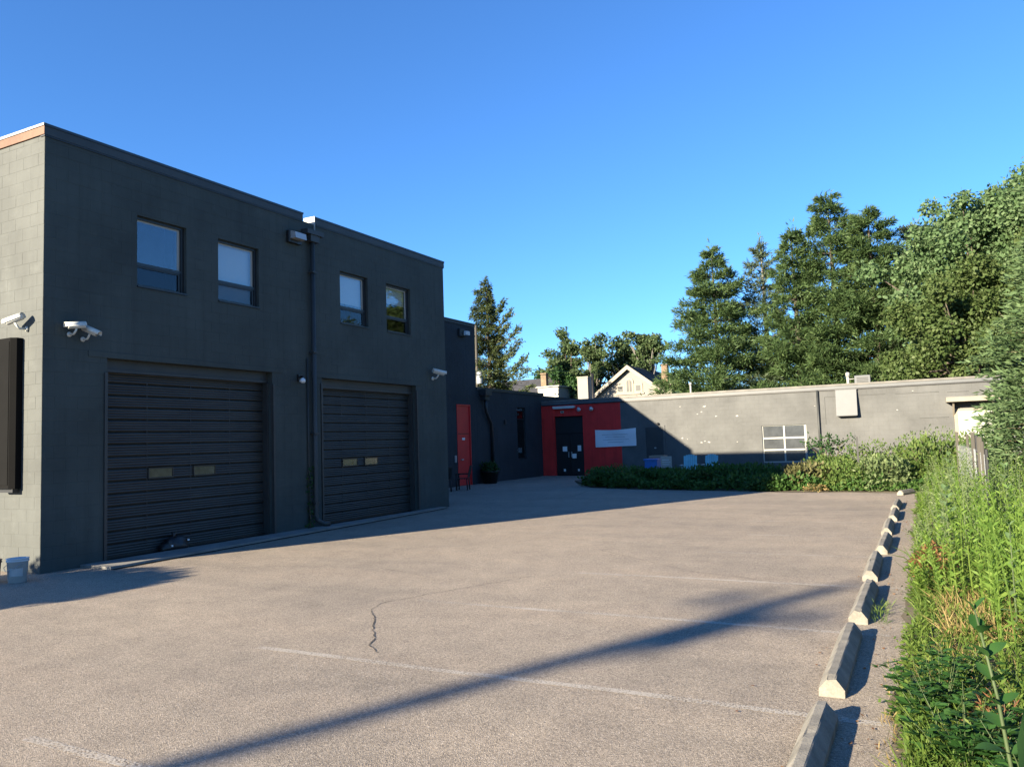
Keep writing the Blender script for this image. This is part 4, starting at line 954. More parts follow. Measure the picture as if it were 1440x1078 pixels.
Pn = np.concatenate(Pn); foliage('sparse_needles', leaves(Pn, np.concatenate(Dn), .38*rng.uniform(.6, 1.2, len(Pn)), .05), M['spruce'], t_)
GD_ = 'distant broadleaf trees behind the gabled house'
broadleaf('leafy_tree', -36.0, 78, 11.0, 3.0, 2, 14000, .30, 'dkleaf', 'round dark green tree left of the distant tree group', GD_, 36, rb=(.13, .27), chain=True)
broadleaf('leafy_tree', -33.2, 76, 14.4, 3.5, 4, 15000, .28, 'locust', 'tallest of the distant trees, rounded top', GD_, 44, rb=(.13, .25), flat=.65, chain=True)
broadleaf('leafy_tree', -32.4, 74, 10.4, 3.0, 2.0, 14000, .30, 'dkleaf', 'low dark bushy tree under the distant group', GD_, 34, rb=(.13, .27), chain=True)
broadleaf('locust_tree', -29.6, 76, 13.6, 3.1, 4, 10500, .27, 'locust', 'thin airy tree with visible trunks in mid group', GD_, 40, rb=(.12, .24), flat=.62, bark='bark_grey', chain=True)
broadleaf('locust_tree', -27.0, 77, 13.8, 3.1, 4.5, 10500, .27, 'locust', 'narrow airy tree behind the gable peak', GD_, 40, rb=(.12, .24), flat=.62, bark='bark_grey', chain=True)
broadleaf('locust_tree', -24.3, 76, 14.2, 3.2, 6, 12000, .27, 'locust', 'flat topped airy tree right of the gable', GD_, 40, rb=(.12, .24), flat=.62, bark='bark_grey', chain=True)
broadleaf('leafy_tree', -29.4, 73, 8.6, 2.4, 2.0, 7500, .30, 'locust', 'small green tree beside the beige flue', GD_, 14, chain=True)
# far-off wood that closes the horizon
C_ = []; R_ = []
for i in range(150):
    C_.append((rng.uniform(-90, 60), rng.uniform(92, 112), rng.uniform(1.5, 4.2))); R_.append(rng.uniform(1.6, 3.0))
o = foliage('far_woods', shell_leaves(C_, R_, 30000, .6, .25), M['oak']); tag(o, kind='stuff')

# conifer hedge tree at the right edge
def cedar(x, y, h, r, label):
    t = thing('cedar_tree', label, 'tree', (x, y, 0), 'feathery conifers at the right edge')
    tb = MB(); tb.tube([(x, y, -.1), (x, y, h*.9)], [.14, .02], 7); tb.build('trunk', M['bark'], t)
    n = 3000; Ps = []; Ds = []; bb = MB()
    zf = rng.random(n)**1.25; a = rng.random(n)*6.283
    lob = 1+.14*np.sin(a*5+zf*9)+.12*np.sin(a*3-zf*17)+.09*rng.normal(size=n)
    R = r*((1-zf)**.62)*lob*(.85+.15*np.minimum(1, zf*6))
    for i in range(n):
        d = np.array([math.cos(a[i]), math.sin(a[i]), 0]); z = .15+zf[i]*(h-.2)
        L = .55+.35*rng.random(); k = 20
        p0 = np.array([x, y, z])+d*max(.05, R[i]-L); u = rng.random(k)
        lat = np.array([-d[1], d[0], 0]); w = .13*np.sin(u*2.7)+.03
        off = rng.normal(size=k)*w
        Ps.append(p0+d*(L*u)[:, None]+lat*off[:, None]+np.array([0, 0, 1])*(.28*L*u-.30*L*u*u+rng.normal(size=k)*.025)[:, None])
        Ds.append(norm(d*.9+lat*(off*4)[:, None]+np.array([0, 0, .12])+rng.normal(size=(k, 3))*.35))
        if i % 6 == 0: bb.tube([np.array([x, y, z-.12]), p0, p0+d*L*.6], [.02, .012, .004], 3, caps=False)
    P = np.concatenate(Ps); D = np.concatenate(Ds); s = rng.uniform(.7, 1.3, len(P))
    bb.build('branches', M['twig'], t)['kind'] = 'stuff'
    foliage('crown', leaves(P, D, .17*s, .022*s, norm(np.array([0, 0, .8])+rng.normal(size=P.shape)*.6)), M['cedar'], t)
cedar(3.3, 22.0, 7.6, 2.35, 'feathery light green conifer at the right edge beside the fence')
cedar(4.7, 26.0, 8.0, 2.0, 'second feathery conifer behind, mostly beyond the right edge')

# ------------------------------------------------------------------ shrub bed
def shrub(x, y, rx, ry, h, n, L, m, label, group='shrubs in the planting bed', name='shrub', asp=.36):
    t = thing(name, label, 'shrub', (x, y, 0), group)
    b = MB(); 
    for i in range(9):
        a = rng.random()*6.28; k = rng.uniform(.3, .85)
        b.tube([(x+.1*math.cos(a), y+.1*math.sin(a), -.03), (x+rx*.4*k*math.cos(a), y+ry*.4*k*math.sin(a), h*.45), (x+rx*k*math.cos(a), y+ry*k*math.sin(a), h*.85)], [.018, .012, .004], 4, caps=False)
    b.build('stems', M['twig'], t)['kind'] = 'stuff'
    nb = 16; C_ = []; R_ = []
    for i in range(nb):
        a = rng.random()*6.28; k = rng.random()**.5; zz = h*rng.uniform(.18, .72)*(1-.25*k)
        C_.append((x+rx*.72*k*math.cos(a), y+ry*.72*k*math.sin(a), zz)); R_.append(min(h*.36, .42)*rng.uniform(.75, 1.2))
    V = shell_leaves(C_, R_, n, L, L*asp, .9, .25, .5)
    k = int(n*.10); a = rng.random(k)*6.28; q_ = rng.random(k)**.5       # upright shoots break the outline
    P = np.stack([x+rx*.8*q_*np.cos(a), y+ry*.8*q_*np.sin(a), h*(.72+.38*rng.random(k))*(1-.22*q_)], 1)
    V2 = leaves(P, norm(np.array([0, 0, 1.])+rng.normal(size=(k, 3))*.5), L*1.1, L*.25)
    V = np.concatenate([V, V2]); V[:, :, 2] = np.maximum(V[:, :, 2], .01)
    foliage('foliage', V, M[m], t)
    return t
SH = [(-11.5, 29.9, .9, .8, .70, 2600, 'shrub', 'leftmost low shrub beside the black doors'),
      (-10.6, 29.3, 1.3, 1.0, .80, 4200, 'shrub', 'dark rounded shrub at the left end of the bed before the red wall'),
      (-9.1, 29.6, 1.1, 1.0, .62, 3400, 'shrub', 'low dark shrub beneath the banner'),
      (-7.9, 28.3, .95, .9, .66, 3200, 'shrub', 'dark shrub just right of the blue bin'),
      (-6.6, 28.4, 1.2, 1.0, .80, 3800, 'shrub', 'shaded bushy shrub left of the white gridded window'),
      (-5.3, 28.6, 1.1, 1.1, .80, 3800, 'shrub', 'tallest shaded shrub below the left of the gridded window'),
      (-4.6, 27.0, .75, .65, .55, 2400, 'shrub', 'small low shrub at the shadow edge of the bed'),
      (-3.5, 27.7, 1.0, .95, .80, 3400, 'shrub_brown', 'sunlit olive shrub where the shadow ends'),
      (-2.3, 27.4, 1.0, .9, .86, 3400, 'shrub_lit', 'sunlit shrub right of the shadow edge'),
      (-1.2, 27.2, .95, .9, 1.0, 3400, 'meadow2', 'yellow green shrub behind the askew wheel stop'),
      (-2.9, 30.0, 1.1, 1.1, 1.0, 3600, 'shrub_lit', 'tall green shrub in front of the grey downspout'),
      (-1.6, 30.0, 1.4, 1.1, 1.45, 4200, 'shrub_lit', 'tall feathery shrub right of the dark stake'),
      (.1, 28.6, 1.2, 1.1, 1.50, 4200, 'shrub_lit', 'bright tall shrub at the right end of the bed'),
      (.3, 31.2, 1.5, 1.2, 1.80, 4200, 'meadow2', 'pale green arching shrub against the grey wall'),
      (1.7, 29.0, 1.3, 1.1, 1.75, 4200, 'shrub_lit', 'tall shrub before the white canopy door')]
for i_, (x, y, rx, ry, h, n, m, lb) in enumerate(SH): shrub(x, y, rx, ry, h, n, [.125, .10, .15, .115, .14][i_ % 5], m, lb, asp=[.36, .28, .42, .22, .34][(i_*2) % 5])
# low filler growth under and between the shrubs
n = 16000; x = rng.uniform(-10.8, 1.5, n); y = 26.4+rng.random(n)**1.4*7-(x*.07)*(x < -2)+np.where(x < -7, -(x+7)*.28, 0)
P = np.stack([x, y, rng.random(n)*.35*(1+.5*np.sin(x*3))+.01], 1)
o = foliage('ground_cover', leaves(P, norm(np.array([0, 0, .7])+rng.normal(size=(n, 3))*.7), .15*rng.uniform(.6, 1.3, n), .045), M['shrub']); tag(o, kind='stuff')
# wispy dark twigs of a bush standing above the bed before the wall
v = thing('bush', 'spindly dark bush with bare arching shoots before the grey wall', 'shrub', (-3.5, 33, 0))
b = MB(); Pq = []
for i in range(22):
    a = rng.uniform(0, 6.28); L = rng.uniform(.9, 1.9); ex = rng.uniform(.3, 1.1)
    p0 = np.array([-3.15+rng.normal()*.2, 33+rng.normal()*.2, 0]); p1 = p0+np.array([ex*.5*math.cos(a), ex*.5*math.sin(a), L*.7]); p2 = p0+np.array([ex*1.2*math.cos(a), ex*.8*math.sin(a), L*.95])
    b.tube([p0, p1, p2], [.014, .01, .003], 4, caps=False)
    u = rng.random(26)[:, None]; Pq.append(p1*(1-u)+p2*u+rng.normal(size=(26, 3))*.05)
b.build('stems', M['twig'], v)['kind'] = 'stuff'
Pq = np.concatenate(Pq); foliage('foliage', leaves(Pq, norm(rng.normal(size=Pq.shape)+np.array([0, 0, .3])), .12, .035), M['dkleaf'], v)

# things among the bed
v = thing('recycling_bin', 'blue recycling bin standing among the shaded shrubs', 'bin', (-9.95, 31.6, 0))
t = MB(); t.prism([(-10.21, 31.3), (-9.69, 31.3), (-9.69, 31.9), (-10.21, 31.9)], 'z', .02, .92); t.build('bin_body', M['blue'], v)
t = MB(); t.box(-10.25, -9.65, 31.26, 31.94, .923, .99, .015); t.build('lid', M['blue'], v)
t = MB(); t.tube([(-10.2, 31.95, .88), (-9.7, 31.95, .88)], .02, 6); t.build('handle', M['black'], v)
v = thing('yard_sign', 'small white yard sign on wire legs right of the blue bin', 'sign', (-9.25, 31.2, 0))
t = MB(); t.box(-9.5, -9.05, 31.2, 31.212, .62, 1.08); t.build('board', M['pvc'], v)
t = MB(); [t.box(-9.44, -9.15+(k % 2)*.05, 31.196, 31.199, .74+.09*k, .77+.09*k) for k in range(3)]; t.build('faded_print', M['print'], v)
for x in (-9.44, -9.1):
    t = MB(); t.tube([(x, 31.22, 0), (x, 31.22, .62)], .006, 5); t.build('leg', M['galv'], v)
v = thing('potting_tray', 'cream tray on a dark stand between blue bin and yard sign', 'tray', (-10.2, 33.0, 0))
t = MB(); t.box(-10.5, -9.8, 32.8, 33.2, .98, 1.08); t.build('tray', M['cream'], v)
t = MB(); t.box(-10.4, -9.9, 32.85, 33.15, 0, .978); t.build('stand', M['black'], v)
def garden_chair(x, y, rz, label):
    c = thing('garden_chair', label, 'chair', (0, 0, 0), 'pale teal garden chairs by the rear wall')
    for k in range(6):
        t = MB(); hh = .62+.09*math.sin((k+.5)/6*math.pi); t.frame_box((-.29+k*.1, .18, .34), (1, 0, 0), (0, .28, .96), (0, -.96, .28), 0, .088, 0, hh, 0, .02); t.build('back_slat', M['teal'], c)
    for k in range(5):
        t = MB(); t.frame_box((-.28, -.34+k*.105, .36-.012*k), (1, 0, 0), (0, .99, -.1), (0, .1, .99), 0, .56, 0, .09, 0, .02); t.build('seat_slat', M['teal'], c)
    for s in (-1, 1):
        t = MB(); t.box(s*.34-.06, s*.34+.06, -.42, .36, .55, .572); t.build('armrest', M['teal'], c)
        t = MB(); t.box(s*.32-.02, s*.32+.02, -.38, -.28, 0, .549); t.build('leg', M['teal'], c)
        t = MB(); t.box(s*.32-.02, s*.32+.02, .24, .34, 0, .549); t.build('leg', M['teal'], c)
    c.location = (x, y, 0); c.rotation_euler = (0, 0, rz)
garden_chair(-9.5, 35.6, math.radians(8), 'left of the two pale teal chairs against the shaded wall')
garden_chair(-8.6, 35.6, math.radians(-6), 'right of the two pale teal chairs against the shaded wall')
v = thing('garden_stake', 'thin dark metal stake standing in the sunlit shrubs', 'stake', (-2.0, 28.9, 0))
t = MB(); t.box(-2.03, -1.97, 28.88, 28.94, 0, 1.62); t.build('stake', M['black'], v)
t = MB(); t.box(-2.034, -1.966, 28.876, 28.944, 1.623, 1.65); t.build('stake_cap', M['black'], v)
v = thing('planter', 'dark planter tub with leafy plant under the low wing downspout', 'planter', (-17.75, 31.7, 0))
t = MB(); t.lathe((-17.72, 31.75, 0), [(.30, 0), (.42, .52), (.45, .52), (.45, .58), (.38, .58), (.36, .5)], 14); t.build('tub', M['black'], v)
foliage('foliage', shell_leaves([(-17.72, 31.75, .72), (-17.55, 31.6, .66), (-17.9, 31.95, .68)], [.34, .25, .28], 900, .13, .045), M['dkleaf'], v)
# weeds climbing at the pier and at the foot of the shaded bed
v = thing('climbing_weed', 'thin ivy weed climbing beside the downspout on the pier', 'plant', (FX+.05, 14.02, 0))
t = MB(); t.tube([(FX+.08, 14.02, 0), (FX+.03, 14.05, .6), (FX+.02, 14.0, 1.35)], [.012, .009, .004], 5); t.build('stem', M['twig'], v)
k = 80; P = np.stack([FX+.05+rng.normal(size=k)*.03, 14.03+rng.normal(size=k)*.05, rng.random(k)**1.2*1.45+.02], 1)
foliage('foliage', leaves(P, norm(rng.normal(size=(k, 3))+np.array([.8, 0, .2])), .075, .03), M['dkleaf'], v)
# ------------------------------------------------------------------ meadow strip at the right
def xr(y): return .12*y+.75
def meadow_points(n, ymin, ymax, xo=0., bias=1.6):
    y = ymin+(ymax-ymin)*rng.random(n)**bias; x = -.17+xo+rng.random(n)*(xr(y)+.17-xo); return x, y
def stalks(n, ymin, ymax, h0, h1, per, L, W, m, name, label=None, xo=0., bias=1.5, droop=.1, stemr=.006, lean=.10, top=1.0, mask=None, low=.15):
    x, y = meadow_points(n, ymin, ymax, xo, bias)
    if mask is not None:
        k = mask(x, y); x, y = x[k], y[k]
    n = len(x)
    edge = np.clip((x+.25)/.55, .35, 1)
    H = rng.uniform(h0, h1, n)*edge; ln = rng.normal(size=(n, 2))*lean; ln[:, 0] -= .06
    V = []
    for j in range(per):
        u = low+(1-low)*(j+rng.random(n))/per; a = 2.4*j+rng.random(n)*.8
        P = np.stack([x+ln[:, 0]*H*u**2, y+ln[:, 1]*H*u**2, H*u], 1)
        D = np.stack([np.cos(a), np.sin(a), .55+.5*u*top], 1)
        s = rng.uniform(.7, 1.2, n)*(1.15-.55*u)
        V.append(leaves(P, D, L*s, W*s, norm(np.array([0, 0, 1.])+rng.normal(size=(n, 3))*.45), droop))
    # stems as thin crossed blades
    for a in (0, 1.57):
        p0 = np.stack([x, y, np.zeros(n)], 1); p1 = np.stack([x+ln[:, 0]*H*.9, y+ln[:, 1]*H*.9, H*.98], 1); pm_ = (p0+p1)/2; pm_[:, :2] = p0[:, :2]*.75+p1[:, :2]*.25
        w = np.array([math.cos(a), math.sin(a), 0])*stemr
        V.append(np.stack([p0-w, p0+w, pm_+w*.8, pm_-w*.8], 1)); V.append(np.stack([pm_-w*.8, pm_+w*.8, p1+w*.3, p1-w*.3], 1))
    o = foliage(name, np.concatenate(V), M[m]); tag(o, kind='stuff'); return o
clear = lambda x, y: ~((x < .38) & (y < 9.2) & (y > 5.2)) & (y > 3.0)
stalks(620, 8.5, 27, .75, 1.30, 30, .10, .0155, 'meadow', 'goldenrod_stand', mask=clear, bias=1.35)
stalks(420, 11.5, 27, .8, 1.45, 28, .09, .017, 'meadow2', 'pale_weed_stand', mask=clear, bias=1.2)
stalks(170, 3.0, 9.5, .95, 1.45, 38, .105, .0135, 'meadow', 'near_goldenrod_stand', xo=.45, bias=1.0, mask=lambda x, y: x > .33+.04*(9-y))
stalks(620, 5.0, 12.0, .12, .42, 10, .09, .012, 'grass', 'low_weed_growth', bias=1.1, lean=.3)
stalks(260, 13.0, 25, .3, .7, 14, .10, .014, 'meadow', 'edge_weed_growth', bias=1.0, mask=lambda x, y: x < .4)
def grass(n, ymin, ymax, L, m, name, x0=-.2, x1=None, w=.004):
    y = ymin+(ymax-ymin)*rng.random(n)**1.2; x = x0+rng.random(n)*((xr(y) if x1 is None else x1)-x0)
    cl = np.sin(x*9+y*5)*np.sin(y*7-x*3); k = cl > -.6; x, y = x[k], y[k]; n = len(x)
    P = np.stack([x, y, np.zeros(n)], 1); D = norm(np.array([-.1, 0, 1.])+rng.normal(size=(n, 3))*.42)
    o = foliage(name, leaves(P, D, L*rng.uniform(.4, 1.2, n), w*rng.uniform(.7, 1.3, n), None, .18), M[m]); tag(o, kind='stuff')
grass(9000, 4.5, 13, .26, 'grass', 'meadow_grass')
grass(3000, 10, 26, .5, 'grass', 'tall_meadow_grass', w=.006)
grass(1100, 7.8, 9.8, .32, 'straw', 'dry_grass', .05, .75, .005)
grass(350, 5.6, 7.6, .22, 'straw', 'dry_grass', -.12, .5, .004)
grass(130, 8.4, 9.3, .14, 'grass', 'pavement_weeds', -.55, -.42, .003)
grass(160, 4.6, 7.0, .10, 'straw', 'pavement_weeds', -.36, -.24, .003)
n = 5200; y = 4.3+21*rng.random(n)**1.5; x = -.17+.07*np.sin(y*2.3)*np.sin(y*.9)+rng.normal(size=n)*.05
P = np.stack([x, y, .006+np.abs(rng.normal(size=n))*.035], 1)
tag(foliage('edge_creeper', leaves(P, norm(np.array([-.2, 0, .25])+rng.normal(size=(n, 3))*np.array([.8, .8, .35])), .055*rng.uniform(.5, 1.3, n), .014, norm(np.array([0, 0, 1.])+rng.normal(size=(n, 3))*.4)), M['grass']), kind='stuff')
n = 240; y = 4.0+20*rng.random(n)**1.3; x = -.34-np.abs(rng.normal(size=n))*.22
P = np.stack([x, y, np.full(n, .012)], 1)
tag(foliage('leaf_litter', leaves(P, norm(rng.normal(size=(n, 3))*np.array([1, 1, .12])), .034*rng.uniform(.5, 1.4, n), .009, norm(np.array([0, 0, 1.])+rng.normal(size=(n, 3))*.3)), M['brownleaf']), kind='stuff')
# rust-brown dead clump
def leafy_clump(name, x, y, rx, ry, h, n, L, asp, m, label, cat='plant', group=None):
    t = thing(name, label, cat, (x, y, 0), group)
    b = MB()
    for i in range(14):
        a = rng.random()*6.28; k = rng.uniform(.2, .9); b.tube([(x+.3*rx*k*math.cos(a), y+.3*ry*k*math.sin(a), 0), (x+rx*.7*k*math.cos(a), y+ry*.7*k*math.sin(a), h*.6), (x+rx*k*math.cos(a), y+ry*k*math.sin(a), h*rng.uniform(.75, 1))], [.006, .005, .002], 4, caps=False)
    b.build('stems', M['twig'] if m == 'brownleaf' else M['stem'], t)['kind'] = 'stuff'
    a = rng.random(n)*6.28; k = rng.random(n)**.5; z = h*(rng.random(n)**.7)*(1-.45*k**2)+.01
    P = np.stack([x+rx*k*np.cos(a), y+ry*k*np.sin(a), z], 1)
    D = norm(np.stack([np.cos(a)*k, np.sin(a)*k, .35+0*a], 1)+rng.normal(size=(n, 3))*.5)
    s = rng.uniform(.55, 1.25, n)
    foliage('foliage', leaves(P, D, L*s, L*asp*s, norm(np.array([0, -.2, .9])+rng.normal(size=(n, 3))*.5), .15), M[m], t); return t
leafy_clump('dead_weed', .02, 10.9, .22, .55, .46, 900, .085, .14, 'brownleaf', 'rust brown dead weed clump at the asphalt edge')
leafy_clump('dead_weed', .30, 5.35, .16, .3, .30, 260, .09, .06, 'brownleaf', 'small withered brown tuft in the dark foreground weeds')
leafy_clump('dead_weed', -3.1, 26.45, .35, .25, .22, 240, .09, .2, 'straw', 'low straw yellow clump at the front of the sunlit bed')
# dark leafy weeds at the lower right
def lobed_weed(name, x, y, h, n_st, label, m='mugwort', L=.085, spread=.34):
    t = thing(name, label, 'plant', (x, y, 0), 'dark leafy weeds in the foreground')
    b = MB(); V = []
    for i in range(n_st):
        a = rng.random()*6.283; k = rng.random()**.6*spread; H = h*rng.uniform(.55, 1.05)
        p0 = np.array([x+.3*k*math.cos(a), y+.3*k*math.sin(a), 0]); p2 = np.array([x+k*math.cos(a), y+k*math.sin(a), H]); p1 = (p0+p2)/2+np.array([0, 0, .08*H])
        b.tube([p0, p1, p2], [.004, .0035, .0015], 5, caps=False)
        for j in range(11):
            u = .12+.88*j/10; p = p0*(1-u)**2+2*p1*u*(1-u)+p2*u*u; aa = 2.4*j+rng.random()
            d = np.array([math.cos(aa), math.sin(aa), .35]); l_ = L*(1.35-.55*u)*rng.uniform(.8, 1.2)
            # a palmate leaf: five lobes off one stalk end
            q0 = p+d*l_*.35; lat = np.array([-d[1], d[0], 0])
            for w in (-1.0, -.5, 0, .5, 1.0):
                dd = norm(d+lat*w*.95+rng.normal(size=3)*.08); V.append(leaves(q0[None], dd[None], l_*(1-.28*abs(w)), l_*.17, norm(np.array([[0, 0, 1.]])+rng.normal(size=(1, 3))*.25), .12))
    b.build('stems', M['stem'], t)['kind'] = 'stuff'
    foliage('foliage', np.concatenate(V), M[m], t); return t
lobed_weed('leafy_weed', -.02, 5.75, .42, 17, 'dark lobed weed spilling over the asphalt edge at lower right')
lobed_weed('leafy_weed', .10, 5.05, .44, 18, 'dense dark weed at the bottom edge of the photo')
lobed_weed('leafy_weed', .42, 4.55, .48, 14, 'shaded weed between the withered tuft and the big leaf')
lobed_weed('leafy_weed', .02, 6.55, .30, 9, 'small green weed left of the dry foreground grass', L=.07)
lobed_weed('leafy_weed', .55, 5.9, .40, 10, 'shaded weed under the leaning milkweed', L=.08)
# milkweed: stout stem with paired broad leaves
def big_leaf(base, d, L, W, m_bend=.25, fold=.18):
    """one broad leaf as a folded strip: 6 stations, midrib crease"""
    d = np.asarray(d, float); d = d/np.linalg.norm(d); lat = np.cross(d, [0, 0, 1.]); lat = lat/max(np.linalg.norm(lat), 1e-6); nr = np.cross(lat, d)
    V = []; st = []
    prof = [.12, .72, 1.0, .92, .6, .02]
    for i, w in enumerate(prof):
        u = i/(len(prof)-1); c = np.asarray(base)+d*L*u-np.array([0, 0, 1])*m_bend*L*u*u
        st.append((c-lat*W*w+nr*fold*W*w, c, c+lat*W*w+nr*fold*W*w))
    for i in range(len(st)-1):
        V.append([st[i][0], st[i][1], st[i+1][1], st[i+1][0]]); V.append([st[i][1], st[i][2], st[i+1][2], st[i+1][1]])
    return V
def welded(name, V, m, parent):
    b = MB()
    for quad in V: b.add(quad, [(0, 1, 2, 3)], True)
    o = b.build(name, m, parent)
    import bmesh
    bm = bmesh.new(); bm.from_mesh(o.data); bmesh.ops.remove_doubles(bm, verts=bm.verts, dist=1e-5); bm.to_mesh(o.data); bm.free(); return o
def milkweed(x, y, h, label, L=.17, W=.045, pairs=7, m='milkweed', lean=(0, 0), seed=0, start=.15):
    r = random.Random(seed); t = thing('milkweed_plant', label, 'plant', (x, y, 0), 'broad leaved milkweeds in the meadow')
    P = lambda u: np.array([x+lean[0]*u*u, y+lean[1]*u*u, h*u])
    b = MB(); b.tube([P(0), P(.35), P(.7), P(1)], [.010, .009, .007, .004], 7); b.build('stem', M['stem'], t)
    a = r.random()*3
    for j in range(pairs):
        u = start+(1-start)*j/(pairs-1); a += 1.57+r.uniform(-.2, .2)
        for s in (0, math.pi):
            el = .35+1.1*u**3; l_ = L*(1.1-.45*u**3)*r.uniform(.85, 1.1)
            welded('leaf', big_leaf(P(u), (math.cos(a+s), math.sin(a+s), el), l_, W*r.uniform(.85, 1.1)*(l_/L), r.uniform(.1, .35)), M[m], t)
    return t
milkweed(.22, 12.5, .98, 'tall pale milkweed standing out of the meadow near the fence', .22, .055, 9, seed=1)
milkweed(.60, 8.0, 1.0, 'milkweed at right with pale upright top leaves', .15, .028, 8, seed=2)
milkweed(.25, 3.75, 1.10, 'dark milkweed with broad leaves in the right foreground', .135, .042, 7, 'mugwort', (-.11, .06), 5, .5)
milkweed(1.0, 13.4, 1.25, 'slender milkweed behind the right goldenrod', .2, .045, 8, seed=4)
milkweed(.45, 19.5, 1.25, 'small far milkweed beside the wire fence', .24, .06, 8, seed=7)
# very near broad leaf plant at the right edge
v = thing('broad_leaf_plant', 'large dark broad leaves close to the camera at the right edge', 'plant', (.27, 2.35, 0))
b = MB(); b.tube([(.27, 2.35, 0), (.26, 2.35, .7), (.22, 2.34, 1.30)], [.012, .010, .006], 8); b.build('stem', M['stem'], v)
for (bz, d, L, W, bend) in [(1.24, (-.06, -.30, -.80), .40, .058, .10), (1.28, (.16, -.35, -.62), .40, .085, .25), (1.20, (.30, .30, -.5), .34, .08, .3), (1.30, (.3, .6, .3), .18, .05, .2), (1.05, (.5, .6, .2), .28, .06, .3), (.95, (-.3, .8, .1), .24, .055, .3), (.85, (.4, .5, .2), .26, .06, .3)]:
    welded('leaf', big_leaf((.222, 2.34, bz), d, L, W, bend, .22), M['mugwort'], v)

# ------------------------------------------------------------------ wire fence in the meadow
v = thing('wire_fence', 'wire mesh fence on weathered posts in the right meadow', 'fence', (.86, 18, 0))
for (x, y, w, h, m) in [(.80, 13.6, .045, 1.52, 'black'), (.80, 14.4, .05, 1.62, 'wood_post'), (.83, 15.6, .08, 1.68, 'wood_post'), (.84, 16.6, .05, 1.70, 'black'), (.86, 18.2, .07, 1.74, 'wood_post'), (.84, 20.0, .05, 1.70, 'wood_post'), (.72, 22.4, .06, 1.74, 'wood_post')]:
    t = MB(); t.box(x-w/2, x+w/2, y-w/2, y+w/2, -.05, h, .008); t.build('post', M[m], v)
t = MB()
for k in range(9): t.tube([(.80, 13.6, .15+k*.15), (.83, 16.6, .15+k*.16), (.86, 18.2, .15+k*.16), (.72, 22.4, .15+k*.16)], .003, 4, caps=False)
for k in range(60):
    y = 13.6+k*.147; x = .80+.06*(y-13.6)/4.6 if y < 18.2 else .86-.14*(y-18.2)/4.2; t.tube([(x, y, .12), (x, y, 1.42)], .0022, 4, caps=False)
o = t.build('wire_mesh', M['galv'], v); o['kind'] = 'stuff'

# ------------------------------------------------------------------ houses beyond the wing
h = thing('gabled_house', 'cream gabled house with dark roof behind the rear wing', 'house', (-23.97, 70, 0))
px_, pz, sl_ = -23.97, 8.45, .75; hw = 4.3; ez = pz-hw*sl_
t = MB(); t.prism([(px_-hw+.3, 0), (px_+hw-.3, 0), (px_+hw-.3, ez+.15), (px_, pz-.2), (px_-hw+.3, ez+.15)], 'y', 70, 84); t.build('wall', M['siding'], h)
lap = MB()
for k in range(16):
    z = ez+.2+k*.19; wd = (pz-.25-z)/sl_
    if wd > .15: lap.box(px_-wd, px_+wd, 69.975, 69.999, z, z+.165)
lap.build('siding_courses', M['siding'], h)['kind'] = 'stuff'
rf = MB(); th = .14
for s in (-1, 1):
    rf.add([(px_, 69.6, pz), (px_+s*hw, 69.6, ez), (px_+s*hw, 84.3, ez), (px_, 84.3, pz), (px_, 69.6, pz+th), (px_+s*hw, 69.6, ez+th), (px_+s*hw, 84.3, ez+th), (px_, 84.3, pz+th)], [(0, 1, 2, 3), (4, 5, 6, 7), (0, 1, 5, 4), (1, 2, 6, 5), (2, 3, 7, 6)])
ro = rf.build('roof', M['shingle'], h)
sc_ = MB()
for k in range(26):
    u0, u1 = k/26, (k+1)/26; sc_.add([(px_+hw*u0, 69.62, pz+th+.01-hw*sl_*u0), (px_+hw*u1, 69.62, pz+th+.035-hw*sl_*u1), (px_+hw*u1, 84.28, pz+th+.035-hw*sl_*u1), (px_+hw*u0, 84.28, pz+th+.01-hw*sl_*u0)], [(0, 1, 2, 3)])
sc_.build('shingle_course', M['shingle'], ro)['kind'] = 'stuff'
rk = MB()
for s in (-1, 1):
    rk.add([(px_, 69.5, pz-.22), (px_+s*hw, 69.5, ez-.22), (px_+s*hw, 69.5, ez+th+.04), (px_, 69.5, pz+th+.04), (px_, 69.6, pz-.22), (px_+s*hw, 69.6, ez-.22), (px_+s*hw, 69.6, ez+th+.04), (px_, 69.6, pz+th+.04)], [(0, 1, 2, 3), (4, 7, 6, 5), (0, 4, 5, 1), (3, 2, 6, 7), (1, 5, 6, 2)])
rk.build('rake_trim', M['cream'], h)
wv = MB(); c0 = (px_, 6.55)
arch = [(c0[0]-.42, 6.05), (c0[0]+.42, 6.05)]+[(c0[0]+.42*math.cos(a), 7.05+.42*math.sin(a)) for a in np.linspace(0, math.pi, 9)]
wv.prism(arch, 'y', 69.9, 69.98); wv.box(px_-1.28, px_-.44, 69.92, 69.98, 6.05, 6.9); wv.box(px_+.44, px_+1.28, 69.92, 69.98, 6.05, 6.9); wv.box(px_-1.4, px_+1.4, 69.86, 69.98, 5.9, 6.04)
wo = wv.build('window', M['cream'], h); tag(wo, 'arched palladian window in the gable')
pv = MB(); pv.prism([(px_-.24, 6.15), (px_-.04, 6.15), (px_-.04, 7.3), (px_-.24, 7.1)], 'y', 69.885, 69.897); pv.prism([(px_+.04, 6.15), (px_+.24, 6.15), (px_+.24, 7.1), (px_+.04, 7.3)], 'y', 69.885, 69.897)
for s in (-1, 1): pv.box(px_+s*.86-.22, px_+s*.86+.22, 69.905, 69.917, 6.2, 6.72)
pv.build('pane', M['dark_trim'], wo)
